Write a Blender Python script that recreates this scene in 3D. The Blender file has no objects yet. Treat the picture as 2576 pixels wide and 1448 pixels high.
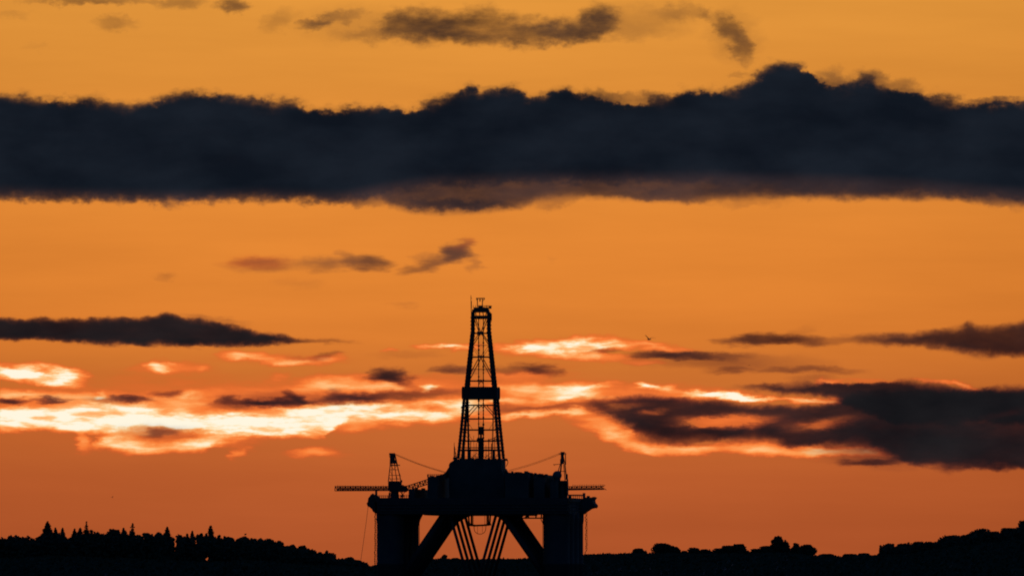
# Semi-submersible oil rig silhouetted against a dusk sky over a firth.
import bpy, math, random
from mathutils import Vector

random.seed(11)
S = bpy.context.scene
COL = S.collection

# ------------------------------------------------------------------ scale of the place
U = 0.13               # metres per authoring unit on the rig's elevation drawing
RD = 4000.0            # rig distance from the camera
HC = 6.2               # camera height over the water
ZB = 4.0               # height of elevation line 1448 at the rig
ZC = ZB + 724 * U      # height of the aim point at the rig
EL0 = math.atan((ZC - HC) / RD)
K = RD / U             # authoring units per radian of sky

def lin(c):
    o = []
    for v in c:
        v /= 255.0
        o.append(v / 12.92 if v <= 0.04045 else ((v + 0.055) / 1.055) ** 2.4)
    return (o[0], o[1], o[2], 1.0)

# ------------------------------------------------------------------ object helpers
def tag(o, label=None, cat=None, group=None, kind=None):
    if label: o['label'] = label
    if cat: o['category'] = cat
    if group: o['group'] = group
    if kind: o['kind'] = kind
    return o

def empty(name, loc=(0, 0, 0), rz=0.0):
    o = bpy.data.objects.new(name, None)
    o.empty_display_size = 1
    COL.objects.link(o)
    o.location = loc
    o.rotation_euler = (0, 0, rz)
    return o

class MB:
    """collects shapes for ONE mesh object"""
    def __init__(s):
        s.v, s.f = [], []
    def add(s, vs, fs):
        n = len(s.v)
        s.v.extend([tuple(p) for p in vs])
        s.f.extend([tuple(i + n for i in f) for f in fs])
        return s
    def box(s, x0, x1, y0, y1, z0, z1):
        return s.add([(x0, y0, z0), (x1, y0, z0), (x1, y1, z0), (x0, y1, z0),
                      (x0, y0, z1), (x1, y0, z1), (x1, y1, z1), (x0, y1, z1)],
                     [(3, 2, 1, 0), (4, 5, 6, 7), (0, 1, 5, 4), (1, 2, 6, 5), (2, 3, 7, 6), (3, 0, 4, 7)])
    def tube(s, p, q, r, n=6, r2=None):
        p, q = Vector(p), Vector(q)
        d = q - p
        if d.length < 1e-6: return s
        d.normalize()
        a = d.orthogonal().normalized(); b = d.cross(a)
        r2 = r if r2 is None else r2
        vs = []
        for c, rr in ((p, r), (q, r2)):
            for i in range(n):
                t = 2 * math.pi * (i + .5) / n
                vs.append(c + a * (rr * math.cos(t)) + b * (rr * math.sin(t)))
        fs = [(i, (i + 1) % n, n + (i + 1) % n, n + i) for i in range(n)]
        fs += [tuple(range(n - 1, -1, -1)), tuple(range(n, 2 * n))]
        return s.add(vs, fs)
    def path(s, pts, r, n=5):
        for a, b in zip(pts, pts[1:]): s.tube(a, b, r, n)
        return s
    def prism(s, pts, y0, y1):
        """polygon pts [(x,z)] extruded along y"""
        n = len(pts)
        vs = [(x, y0, z) for x, z in pts] + [(x, y1, z) for x, z in pts]
        fs = [(i, (i + 1) % n, n + (i + 1) % n, n + i) for i in range(n)]
        fs += [tuple(range(n - 1, -1, -1)), tuple(range(n, 2 * n))]
        return s.add(vs, fs)
    def lathe(s, c, prof, n=20):
        """profile [(r,z)] turned round a vertical axis through c"""
        vs, fs = [], []
        for r, z in prof:
            for i in range(n):
                t = 2 * math.pi * i / n
                vs.append((c[0] + r * math.cos(t), c[1] + r * math.sin(t), c[2] + z))
        for k in range(len(prof) - 1):
            for i in range(n):
                j = (i + 1) % n
                fs.append((k * n + i, k * n + j, (k + 1) * n + j, (k + 1) * n + i))
        fs.append(tuple(range(n - 1, -1, -1)))
        m = (len(prof) - 1) * n
        fs.append(tuple(range(m, m + n)))
        return s.add(vs, fs)
    def build(s, name, mat, parent=None, smooth=False):
        me = bpy.data.meshes.new(name)
        me.from_pydata(s.v, [], s.f)
        me.validate(); me.update()
        me.materials.append(mat)
        if smooth:
            me.polygons.foreach_set('use_smooth', [True] * len(me.polygons))
        o = bpy.data.objects.new(name, me)
        COL.objects.link(o)
        if parent: o.parent = parent
        return o

# ------------------------------------------------------------------ materials
def material(name, c1, c2, scale=1.0, rough=.7, bump=0.0, metallic=0.0):
    m = bpy.data.materials.new(name); m.use_nodes = True
    nt = m.node_tree; b = nt.nodes['Principled BSDF']
    tc = nt.nodes.new('ShaderNodeTexCoord')
    nz = nt.nodes.new('ShaderNodeTexNoise'); nz.inputs['Scale'].default_value = scale
    nz.inputs['Detail'].default_value = 5
    rp = nt.nodes.new('ShaderNodeValToRGB')
    rp.color_ramp.elements[0].position = .35; rp.color_ramp.elements[0].color = (*c1, 1)
    rp.color_ramp.elements[1].position = .68; rp.color_ramp.elements[1].color = (*c2, 1)
    nt.links.new(tc.outputs['Object'], nz.inputs['Vector'])
    nt.links.new(nz.outputs['Fac'], rp.inputs['Fac'])
    nt.links.new(rp.outputs['Color'], b.inputs['Base Color'])
    b.inputs['Roughness'].default_value = rough
    b.inputs['Metallic'].default_value = metallic
    if bump:
        bp = nt.nodes.new('ShaderNodeBump'); bp.inputs['Strength'].default_value = bump
        nt.links.new(nz.outputs['Fac'], bp.inputs['Height'])
        nt.links.new(bp.outputs['Normal'], b.inputs['Normal'])
    return m

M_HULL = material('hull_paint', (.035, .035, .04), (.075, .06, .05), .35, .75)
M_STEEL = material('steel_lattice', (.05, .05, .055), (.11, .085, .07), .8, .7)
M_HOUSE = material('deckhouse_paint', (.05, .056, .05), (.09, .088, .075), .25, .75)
M_WIRE = material('wire_rope', (.03, .03, .03), (.06, .05, .045), 2, .8)
M_DOME = material('dome_plastic', (.10, .11, .10), (.14, .15, .14), .5, .8)
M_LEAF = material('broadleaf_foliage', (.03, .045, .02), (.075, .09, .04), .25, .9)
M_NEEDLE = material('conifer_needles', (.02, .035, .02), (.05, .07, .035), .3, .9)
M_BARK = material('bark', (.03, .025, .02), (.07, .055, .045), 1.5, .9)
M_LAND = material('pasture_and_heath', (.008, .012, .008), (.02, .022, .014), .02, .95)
M_WATER = material('sea_water', (.008, .014, .018), (.014, .02, .026), .02, .12, .25)
M_GULL = material('gull_plumage', (.10, .10, .10), (.2, .2, .2), 8, .9)

# ------------------------------------------------------------------ the rig
YAW = math.radians(5.6)
SN, CS = math.sin(YAW), math.cos(YAW)
RX = (1211 - 1287.5) * U                 # rig centre line
rig = empty('oil_rig', (RX, RD, 0), -YAW)
tag(rig, 'dark semi-submersible drilling rig with tall lattice derrick standing in the firth', 'oil rig')

def zz(Y): return ZB + (1448 - Y) * U
def P(X, Y, d=0.0):
    """point of the rig's own frame from its elevation drawing, d metres behind the centre plane"""
    return Vector((((X - 1211) * U - d * SN) / CS, d, zz(Y)))
def bx(mb, X0, X1, Y0, Y1, d0, d1):
    """box filling X0..X1 of the elevation (yaw of the hull allowed for)"""
    x0 = ((X0 - 1211) * U - d0 * SN) / CS
    x1 = ((X1 - 1211) * U - d1 * SN) / CS
    if x1 - x0 < .1:
        x0 = ((X0 - 1211) * U - .5 * (d0 + d1) * SN) / CS
        x1 = ((X1 - 1211) * U - .5 * (d0 + d1) * SN) / CS
    return mb.box(x0, x1, d0, d1, zz(Y1), zz(Y0))

# --- columns: four per side, standing in the water, each with a flared head and a fender collar
FR = (-24.0, -8.0, 8.0, 24.0)
for X, sg in ((1001.0, 1), (1416.5, -1)):
    cx = (X - 1211) * U / CS
    for d in FR:
        mb = MB()
        mb.lathe((cx, d, 0), [(4.28, -4), (4.28, zz(1420)), (4.42, zz(1419)), (4.42, zz(1414)), (4.28, zz(1413)),
                              (4.28, zz(1318)), (4.5, zz(1306)), (4.5, zz(1288))], 28)
        # ladder up the inboard face
        for k in (-.25, .25):
            mb.tube((cx + sg * 4.45, d + k, -1), (cx + sg * 4.45, d + k, zz(1300)), .06, 4)
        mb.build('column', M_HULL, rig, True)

# --- thick diagonal braces and slim V struts of the four transverse frames
for d in FR:
    for a, b in (((1136.5, 1291), (1029.6, 1448)), ((1279.5, 1291), (1388, 1448))):
        x0, x1 = (a[0] - 1211) * U / CS, (b[0] - 1211) * U / CS
        MB().tube((x0, d, zz(a[1])), (x1, d, zz(b[1])), 1.02, 14).build('brace', M_HULL, rig, True)
    for a, b in (((1148.6, 1288), (1197, 1458)), ((1267.5, 1288), (1220, 1458))):
        x0, x1 = (a[0] - 1211) * U / CS, (b[0] - 1211) * U / CS
        mb = MB(); mb.tube((x0, d, zz(a[1])), (x1, d, zz(b[1])), .5, 10)
        for t in (.2, .5, .8):              # bolted flanges
            p = Vector((x0, d, zz(a[1]))).lerp(Vector((x1, d, zz(b[1]))), t)
            q = Vector((x0, d, zz(a[1]))).lerp(Vector((x1, d, zz(b[1]))), t + .008)
            mb.tube(p, q, .55, 10)
        mb.build('strut', M_STEEL, rig, True)

# --- gussets where braces meet the hull
for pts in ([(1096, 1286), (1112, 1300), (1136, 1330), (1148, 1312), (1170, 1300), (1192, 1292), (1200, 1286)],
            [(1222, 1286), (1232, 1292), (1258, 1300), (1272, 1312), (1282, 1330), (1306, 1303), (1322, 1286)]):
    mb = MB(); mb.prism([((x - 1211) * U / CS, zz(y)) for x, y in pts], -6, 6)
    mb.build('gusset', M_HULL, rig)

# --- box-girder deck with slanting ends
mb = MB()
bx(mb, 950, 1468, 1262, 1292.5, -29, 29)
bx(mb, 946, 1472, 1252, 1261.8, -29, 29)
bx(mb, 1068, 1352, 1292.3, 1295.5, -27, 27)
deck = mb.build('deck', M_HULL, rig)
# plate stiffeners and pipe runs on the hull side
mb = MB()
for i in range(46):
    X = 955 + i * 11.2
    p = P(X, 1264, -29.15); q = P(X, 1291, -29.15)
    mb.tube(p, q, .12, 4)
for Y in (1268, 1276, 1284):
    mb.tube(P(955, Y, -29.3), P(1465, Y, -29.3), .16, 6)
mb.build('pipework', M_STEEL, deck)

# --- corner sponsons (winch platforms) that overhang the columns
def sponson(sgn, pts, dd):
    m = MB()
    for d0, d1 in dd:
        sh = (d0 + d1) / 2 * SN
        m.prism([(((x - 1211) * U - sh) / CS, zz(y)) for x, y in pts], d0, d1)
    return m
L1 = [(950, 1291), (944, 1286), (940, 1278), (931, 1273), (928, 1266), (931, 1262), (932, 1253), (937, 1247), (939, 1243), (946, 1245), (950, 1250)]
R1 = [(1466, 1292), (1474, 1286), (1486, 1278), (1498, 1275), (1499, 1271), (1493, 1264), (1492, 1258), (1497, 1251), (1476, 1251), (1466, 1254)]
sl = sponson(-1, L1, [(-27, -16)]).build('sponson', M_HULL, rig)
sponson(-1, L1, [(16, 27)]).build('sponson', M_HULL, rig)
sr = sponson(1, R1, [(-27, -16)]).build('sponson', M_HULL, rig)
sponson(1, R1, [(16, 27)]).build('sponson', M_HULL, rig)
mb = MB()                                  # left winch frame and fairlead post
bx(mb, 945, 950.5, 1230, 1252, -24, -20); bx(mb, 937, 942, 1241, 1250, -24, -20); bx(mb, 932, 936, 1249, 1258, -23, -21)
mb.tube(P(930, 1265, -22), P(927, 1271, -22), .35, 8); mb.tube(P(936, 1278, -22), P(931, 1270, -22), .25, 6)
mb.build('winch', M_STEEL, sl)
mb = MB()
bx(mb, 1464, 1471, 1240, 1253, -24, -20); bx(mb, 1488, 1497, 1249.5, 1253, -24, -20); bx(mb, 1474, 1482, 1247, 1252, -23, -21)
mb.tube(P(1494, 1270, -22), P(1500, 1277, -22), .35, 8)
mb.build('winch', M_STEEL, sr)

# --- handrails round the deck
def rail(X0, X1, Yb, h, d, n, name='railing', parent=rig):
    m = MB()
    for i in range(n + 1):
        X = X0 + (X1 - X0) * i / n
        m.tube(P(X, Yb, d), P(X, Yb - h, d), .07, 4)
    for k in (1, .55):
        m.tube(P(X0, Yb - h * k, d), P(X1, Yb - h * k, d), .06, 4)
    return m.build(name, M_STEEL, parent)
rail(1430, 1466, 1254, 9, -28, 7)
rail(952, 982, 1252, 6, -28, 6)
rail(1004, 1029, 1252, 7, -28, 5)
mb = MB(); bx(mb, 1428, 1466, 1243.5, 1246.5, -20, -12); bx(mb, 1428, 1436, 1246, 1256, -20, -12)
mb.build('catwalk', M_STEEL, rig)

# --- deckhouses and pipe racks (stepped roofline)
mb = MB()
bx(mb, 1029, 1078, 1230, 1253, -24, 22)
bx(mb, 1044, 1052, 1226, 1231, -18, -10); bx(mb, 1060, 1070, 1227, 1231, -14, -6)
lower = mb.build('machinery_house', M_HOUSE, rig)
mb = MB()
bx(mb, 1076, 1132, 1199, 1253, -22, 20)
bx(mb, 1076, 1078, 1193, 1200, -22, -20); bx(mb, 1084, 1090, 1196.5, 1200, -16, -8); bx(mb, 1098, 1126, 1195.5, 1200, -14, 8)
bx(mb, 1117, 1131, 1189, 1197, -10, 6)
quarters = mb.build('deckhouse', M_HOUSE, rig)
rail(1078, 1118, 1199, 6, -21, 8, 'railing', quarters)
mb = MB()
bx(mb, 1270, 1360, 1192, 1253, -22, 20); bx(mb, 1356, 1383, 1200, 1253, -20, 18)
bx(mb, 1276, 1300, 1188.5, 1193, -16, 6); bx(mb, 1330, 1352, 1190.5, 1193, -16, 6)
bx(mb, 1366, 1383, 1194.5, 1196.5, -20, 10); bx(mb, 1380.5, 1383, 1194.5, 1201, -20, 10); bx(mb, 1360, 1370, 1194, 1201, -12, 10)
rack = mb.build('pipe_rack', M_HOUSE, rig)
mb = MB()
rr = random.Random(4)
for i in range(26):
    X = 1278 + i * 3.9; h = rr.choice((1.5, 2.5, 3.5, 2, 4.5)) if X < 1345 else rr.choice((1, 2, 2.5))
    top = 1190 + max(0, (X - 1300)) * .055
    bx(mb, X, X + rr.uniform(1.5, 4), top - h, top + 4, -12 + rr.uniform(-3, 3), -7)
bx(mb, 1318, 1328.5, 1184.5, 1193, -12, -6); bx(mb, 1287, 1290, 1185, 1191, -12, -8)
mb.build('deck_equipment', M_STEEL, rack)
mb = MB()
bx(mb, 1383, 1428, 1210, 1253, -20, 18); bx(mb, 1386, 1391, 1208, 1211, -18, -8)
rhouse = mb.build('crane_house', M_HOUSE, rig)

# --- satellite dome on a short pedestal
mb = MB()
c = P(1400.5, 1210, -16)
R = 1.52
prof = [(.9, 0), (.9, .55)] + [(R * math.cos(t), .95 + R * .96 * (1 + math.sin(t)) - .55) for t in
        [(-50 + i * 10) * math.pi / 180 for i in range(14)]] + [(.05, .4 + 2 * R * .96)]
mb.lathe(c, prof, 24)
mb.build('satellite_dome', M_DOME, rig, True)

# --- drill floor substructure
mb = MB()
pts = [(1131, 1256), (1130, 1168), (1133, 1163), (1140, 1158.5), (1146, 1154), (1266, 1154), (1270, 1158), (1270.5, 1182), (1277, 1194), (1278, 1256)]
mb.prism([((x - 1211 - (10 if x > 1211 else -10) * .42) * U / CS, zz(y)) for x, y in pts], -7, 7)
for pts in ([(1112, 1200), (1118, 1193), (1132, 1172), (1132, 1200)], [(1272, 1178), (1277, 1187), (1287, 1197), (1287, 1200), (1272, 1200)]):
    mb.prism([((x - 1211) * U / CS, zz(y)) for x, y in pts], -2.5, 2.5)
sub = mb.build('drill_floor', M_HOUSE, rig)
mb = MB()
bx(mb, 1266, 1276, 1152.5, 1158, -3, 2); mb.tube(P(1276, 1155, 0), P(1277.5, 1163, 0), .12, 5); mb.tube(P(1277.5, 1163, 0), P(1273, 1172, 0), .12, 5)
for i in range(12):
    mb.tube(P(1148 + i * 10.5, 1154, -7), P(1148 + i * 10.5, 1148, -7), .07, 4)
mb.tube(P(1148, 1148.2, -7), P(1264, 1148.2, -7), .06, 4)
for i in range(9):
    bx(mb, 1142 + i * 14, 1142 + i * 14 + 5 + (i * 7) % 4, 1150.5 + (i % 3), 1155, -5, 3)
# stair from the floor to the deckhouse roof
mb.tube(P(1131, 1183, -6), P(1113, 1199, -6), .2, 6); mb.tube(P(1131, 1179, -6), P(1113, 1195, -6), .07, 4)
mb.tube(P(1271, 1182, -6), P(1282, 1196, -6), .25, 6)
mb.build('floor_equipment', M_STEEL, sub)
# mast with crossarms left of the derrick
mb = MB()
a = P(1142.5, 1157, -4)
mb.tube(a, P(1142.3, 1112, -4), .2, 6, .07); mb.tube(P(1146.5, 1157, -4), P(1143.2, 1122, -4), .09, 5); mb.tube(P(1150, 1157, -4), P(1144, 1131, -4), .08, 5)
for Y in (1128, 1138, 1146, 1151): mb.tube(P(1141, Y, -4), P(1147.5, Y + 1, -4), .08, 4)
bx(mb, 1140, 1154, 1149, 1151, -5, -3)
mb.build('antenna_mast', M_STEEL, rig)

# --- derrick
LV = [(785, 2.62), (838, 2.66), (909, 3.62), (972, 4.42), (1003, 4.98), (1068, 5.68), (1124, 6.38), (1153, 6.75)]
DXC = (1209.3 - 1211) * U / CS
def hw(Y):
    for (y0, a), (y1, b) in zip(LV, LV[1:]):
        if Y <= y1: return a + (b - a) * (Y - y0) / (y1 - y0)
    return LV[-1][1]
def D(fx, fy, Y):
    h = hw(Y); return Vector((DXC + fx * h, fy * h, zz(Y)))
mb = MB()
for sx in (-1, 1):
    for sy in (-1, 1):
        for (y0, _), (y1, _) in zip(LV, LV[1:]):
            mb.tube(D(sx, sy, y0), D(sx, sy, y1), .40 if y0 < 960 else .46, 4)
            # batten plates and bolted joints along the leg
        y = 800
        while y < 1148:
            p = D(sx, sy, y); mb.tube(p, p + Vector((0, 0, .35)), .6, 6); y += 9.3
        # ladder and cable tray beside each leg
        for (y0, _), (y1, _) in zip(LV[1:], LV[2:]):
            o = Vector((sx * .42, 0, 0)); mb.tube(D(sx, sy, y0) + o, D(sx, sy, y1) + o, .10, 4)
H = [800, 838, 868, 897.5, 928, 957.6, 974, 1003, 1018.5, 1052.7, 1080.5, 1108.3, 1131.5]
for Y in H:
    r = .2 if Y not in (1131.5, 800) else .27
    for sy in (-1, 1):
        mb.tube(D(-1, sy, Y), D(1, sy, Y), r if Y not in (868, 928) else .05, 5)
        mb.tube(D(sy, -1, Y), D(sy, 1, Y), r, 5)
mb.tube(D(-1, -1, 1126), D(1, -1, 1126), .1, 4); mb.tube(D(-1, 1, 1124), D(1, 1, 1124), .1, 4)
# bracing: inverted chevrons and crosses on the four faces
def face(f0, f1, Y0, Y1, fixed, r=.145):
    for s in (-1, 1):
        if fixed == 'y': mb.tube(D(f0, s, Y0), D(f1, s, Y1), r, 4)
        else: mb.tube(D(s, f0, Y0), D(s, f1, Y1), r, 4)
for fx in ('y', 'x'):
    face(-.75, -.12, 800, 836, fx, .15); face(.75, .12, 800, 836, fx, .15)
    face(-.12, -.95, 838, 868, fx); face(.12, .95, 838, 868, fx)
    face(-.95, -.1, 868, 897, fx, .06); face(.95, .1, 868, 897, fx, .06)
    face(-.1, -1, 900, 957, fx); face(.1, 1, 900, 957, fx)
    face(-.25, -.98, 1018, 1053, fx); face(.25, .98, 1018, 1053, fx)
    face(-1, -.55, 1053, 1080, fx, .06); face(1, .55, 1053, 1080, fx, .06)
    face(-1, -.5, 1080, 1108, fx, .07); face(.3, 1, 1110, 1098, fx, .12)
for Y in (838, 897.5, 957.6):                          # knots at mid span
    c = D(0, -1, Y); mb.box(c.x - .75, c.x + .75, c.y - .1, c.y + .1, c.z - .35, c.z + .35)
c = D(0, -1, 838); mb.box(c.x - 1.0, c.x + 1.0, c.y - .25, c.y + .25, c.z - .5, c.z + .6)
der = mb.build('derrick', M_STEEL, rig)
# inner second uprights between monkey board and floor
mb = MB()
for X0, X1, w in ((1175, 1179.5, .26), (1240, 1238.5, .13)):
    mb.tube(P(X0 + 2, 1003, 2), P(X1, 1153, 2), w, 5); mb.tube(P(X0, 1005, -3), P(X1 - 2, 1153, -3), w * .6, 5)
rr = random.Random(9)
for i in range(12):
    y = 1010 + i * 11.5; mb.tube(P(1176, y, 2), P(1182, y + 2, 2), .12, 4)
for X in (1184, 1191, 1198, 1222, 1229, 1236, 1244):   # stands, hoses and tool joints near the floor
    y = rr.uniform(1095, 1128); mb.tube(P(X, y, rr.uniform(-3, 3)), P(X + rr.uniform(-2, 2), 1153, 0), rr.uniform(.06, .14), 5)
mb.build('standpipe', M_STEEL, der)
# guide rails and drilling lines
mb = MB()
for X in (1203.8, 1215.6):
    mb.tube(P(X, 796, 0), P(X, 1150, 0), .17, 5)
    for i in range(34):
        if rr.random() < .6:
            y = 860 + i * 8.5; mb.tube(P(X, y, 0), P(X, y + rr.uniform(2, 6), 0), rr.uniform(.2, .34), 6)
for k in (-.25, .25): mb.tube(P(1209.8, 796, 0) + Vector((k, 0, 0)), P(1209.8, 1078, 0) + Vector((k, 0, 0)), .035, 4)
mb.tube(P(1204, 900, 0), P(1210, 893, 0), .1, 4); mb.tube(P(1216, 900, 0), P(1210, 893, 0), .1, 4)
for y in (962, 1024):
    mb.path([P(1204, y + 6, 0), P(1206, y, 0), P(1210, y - 3, 0), P(1214, y, 0), P(1216, y + 6, 0)], .12, 4)
mb.build('guide_rail', M_STEEL, der)
mb = MB(); bx(mb, 1202, 1217.5, 1077, 1092.5, -1, 1); bx(mb, 1204, 1216, 1072, 1078, -.6, .6); bx(mb, 1207, 1212, 1092, 1101, -.4, .4)
mb.build('travelling_block', M_HULL, der)
mb = MB(); bx(mb, 1200, 1216, 1100, 1112, -1, 1); bx(mb, 1202.5, 1214.5, 1111, 1122, -.8, .8); bx(mb, 1203, 1216, 1121, 1154, -.7, .7); bx(mb, 1198.5, 1202, 1103, 1108, -.5, .5)
mb.build('top_drive', M_HULL, der)
# monkey board with wind wall all round
mb = MB()
h1 = 44.3 * U / (CS + SN)
for sx, sy in ((0, -1), (0, 1), (-1, 0), (1, 0)):
    t = .12
    if sx == 0: mb.box(DXC - h1, DXC + h1, sy * h1 - t, sy * h1 + t, zz(1002.5), zz(975))
    else: mb.box(DXC + sx * h1 - t, DXC + sx * h1 + t, -h1 + .13, h1 - .13, zz(1002.5), zz(975))
mb.box(DXC - h1 + .2, DXC + h1 - .2, -h1 + .2, h1 - .2, zz(1000), zz(998))
for sx in (-1, 1):
    for sy in (-1, 1): mb.lathe((DXC + sx * h1, sy * h1, zz(1003)), [(.42, 0), (.55, .3), (.55, 3.4), (.35, 4.0)], 10)
mb.build('monkey_board', M_HULL, der)
# wind wall posts on the drill floor
mb = MB()
for X in (1163, 1168, 1180, 1204, 1240, 1257): bx(mb, X - (1.6 if X != 1180 else 4.5), X + (1.6 if X not in (1180, 1240) else 4.5), 1132, 1155, -6.3, -5.8)
for X0, X1 in ((1187, 1200), (1219, 1235), (1246, 1254)):
    mb.tube(P(X0, 1150, -6), P(X1, 1138, -6), .08, 4); mb.tube(P(X0, 1142, -6), P(X1, 1150, -6), .05, 4)
bx(mb, 1158, 1263, 1129.5, 1133.5, -6.4, -5.9)
mb.build('wind_wall', M_STEEL, der)
# crown: water table, crown block, gin pole, whip aerial
mb = MB()
bx(mb, 1187, 1231, 793.5, 797.5, -2.6, 2.6)
bx(mb, 1187, 1231, 778, 785.5, -2.6, 2.6); bx(mb, 1191, 1229, 773, 778.3, -2.2, 2.2); bx(mb, 1203, 1215, 768, 774, -1, 1)
bx(mb, 1229, 1236, 770, 776, -1.2, 1.2); bx(mb, 1218, 1237, 768.8, 770.4, -1.6, 1.6)
for X in (1190, 1196, 1203, 1210, 1217, 1224): mb.tube(P(X, 775, -2), P(X, 767.5, -2), .07, 4)
for X in (1196, 1206, 1214, 1224): mb.tube(P(X, 785, -2.3), P(X + rr.uniform(-3, 3), 794, -2.3), .16, 5)
for X in (1189, 1230): bx(mb, X - 3.2, X + 3.2, 784, 803, -2.6, 2.6)
bx(mb, 1232, 1237, 788, 806, -1, 1)
crown = mb.build('crown_block', M_HULL, der)
mb = MB()
bx(mb, 1197, 1219.5, 749, 751.6, -.35, .35)
for X in (1200.5, 1213): mb.tube(P(X, 751, 0), P(X, 772, 0), .15, 6)
mb.tube(P(1213, 758, 0), P(1219, 751, 0), .1, 5); mb.tube(P(1200.5, 757, 0), P(1197.5, 751, 0), .08, 5); mb.tube(P(1207, 752, 0), P(1207, 758, 0), .2, 6)
mb.build('gin_pole', M_STEEL, der)
mb = MB(); mb.tube(P(1184.2, 742.5, -1), P(1185, 786, -1), .09, 5, .13); mb.tube(P(1183.4, 748, -1), P(1187, 751, -1), .08, 4); mb.tube(P(1185, 786, -1), P(1189, 787, -1), .12, 4)
mb.tube(P(1185.4, 757, -1), P(1185.4, 776, -1), .12, 4)
mb.build('whip_aerial', M_STEEL, der)
# floodlight and outrigger stubs on the legs
for a in ((1244.5, 1247.5, 945, 952), (1159, 1164, 1022, 1026), (1233, 1236.5, 834, 838), (1253.5, 1257, 1069, 1078), (1262, 1266, 1118, 1124)):
    mb = MB(); bx(mb, *a, -1, 1)
    xm = (a[0] + a[1]) / 2
    mb.tube(P(xm, (a[2] + a[3]) / 2, 0), P(xm + (-5 if xm > 1209 else 5), (a[2] + a[3]) / 2 + 1, 0), .12, 4)
    mb.build('floodlight', M_STEEL, der)

# --- lattice booms
def lattice(mb, p, q, w, h, n, rc=.11, rl=.055, side=Vector((0, 1, 0)), jitter=0):
    p, q = Vector(p), Vector(q)
    d = (q - p).normalized(); up = side.cross(d).normalized()
    if up.z < 0: up = -up
    cor = [(a, b) for a in (-.5, .5) for b in (-.5, .5)]
    def c(t, a, b, k=1.0): return p.lerp(q, t) + side * (a * w * k) + up * (b * h * k)
    for a, b in cor: mb.tube(c(0, a, b), c(1, a, b), rc, 5)
    for i in range(n):
        t0, t1 = i / n, (i + 1) / n
        s = 1 if i % 2 else -1
        for a in (-.5, .5):
            mb.tube(c(t0, a, -.5 * s), c(t1, a, .5 * s), rl, 4); mb.tube(c(t0, a, -.5), c(t0, a, .5), rl, 4)
        for b in (-.5, .5):
            mb.tube(c(t0, -.5 * s, b), c(t1, .5 * s, b), rl, 4)
mb = MB()
lattice(mb, P(983, 1227, 6), P(842, 1227.5, 6), 1.4, 1.35, 22, .14, .09)
mb.tube(P(983, 1229.5, 6), P(846, 1230, 6), .17, 6); mb.tube(P(983, 1225, 6.4), P(850, 1226, 6.4), .13, 6)
for i in range(20):
    X = 848 + i * 6.4; mb.tube(P(X, 1223, 6.6), P(X, 1219.5 - (1.2 if i % 3 == 0 else 0), 6.6), .045, 4)
mb.tube(P(846, 1220.2, 6.6), P(975, 1221.5, 6.6), .04, 4)
mb.tube(P(842, 1220, 6), P(841, 1233, 6), .14, 5)
mb.build('flare_boom', M_STEEL, rig)
mb = MB()
lattice(mb, P(1426, 1227, 6), P(1518, 1225.5, 6), 1.4, 1.1, 15, .13, .085)
mb.tube(P(1426, 1229, 6), P(1519, 1228.5, 6), .17, 6)
for i in range(14):
    X = 1440 + i * 5.8; mb.tube(P(X, 1222, 6.6), P(X + 1, 1216.5 + (i % 3), 6.6), .045, 4)
mb.tube(P(1440, 1219, 6.6), P(1520, 1217.5, 6.6), .035, 4)
mb.tube(P(1516, 1226, 6), P(1525, 1231, 6), .12, 5); mb.tube(P(1516, 1223, 6), P(1522, 1219, 6), .1, 5)
mb.build('flare_boom', M_STEEL, rig)

# --- pedestal crane, left
mb = MB()
c = P(993.5, 1253, -14); mb.lathe(c, [(1.45, 0), (1.45, 1.2), (1.3, 1.4), (1.3, 2.4), (1.9, 2.7), (1.9, 3.0)], 18)
for X in (979, 984): mb.tube(P(X, 1252, -14), P(X + 2, 1238, -14), .3, 6)
mb.tube(P(1008, 1250, -14), P(1020, 1236, -14), .1, 4); mb.tube(P(1008, 1237, -14), P(1018, 1248, -14), .12, 4); mb.tube(P(1012, 1237, -14), P(1012, 1252, -14), .12, 4)
bx(mb, 1008, 1016, 1244, 1250, -15, -13)
crane = mb.build('crane', M_STEEL, rig)
mb = MB(); bx(mb, 977, 1011, 1211.5, 1232, -16, -12); bx(mb, 979, 1006, 1209.5, 1212, -15.5, -12.5); bx(mb, 980, 1024, 1230, 1237, -15.7, -12.3)
bx(mb, 1010, 1016, 1219, 1231, -15.5, -13); bx(mb, 1016, 1025, 1221, 1233, -15, -13); bx(mb, 1007, 1012.5, 1207, 1213, -15, -13)
mb.build('cab', M_HULL, crane)
mb = MB()
ap = [P(984, 1146, -14.8), P(989.5, 1146, -13.2)]
for Xt, Xb, r in ((983.5, 977.5, .16), (987, 987.5, .13), (990, 999, .13), (994, 1009.5, .16)):
    Xm = {977.5: 982.5, 987.5: 986.5, 999: 993, 1009.5: 999.5}[Xb]
    mb.tube(P(Xt, 1143, -14), P(Xm, 1168, -14 + (Xb - 993) * .04), r * 1.4, 5); mb.tube(P(Xm, 1168, -14 + (Xb - 993) * .04), P(Xb, 1211, -14 + (Xb - 993) * .09), r, 5)
for Y, a, b in ((1170, 982, 1000), (1181, 980.5, 1003), (1195, 979, 1006), (1204, 978, 1008)): mb.tube(P(a, Y, -14), P(b, Y, -14), .09 if Y > 1171 else .2, 4)
for a, b in (((982, 1170), (992, 1181)), ((1000, 1170), (990, 1181)), ((980, 1181), (988, 1196)), ((978, 1196), (986, 1210)), ((1004, 1187), (1009, 1198)), ((995, 1186), (1000, 1205))):
    mb.tube(P(*a, -14), P(*b, -14), .06, 4)
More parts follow.
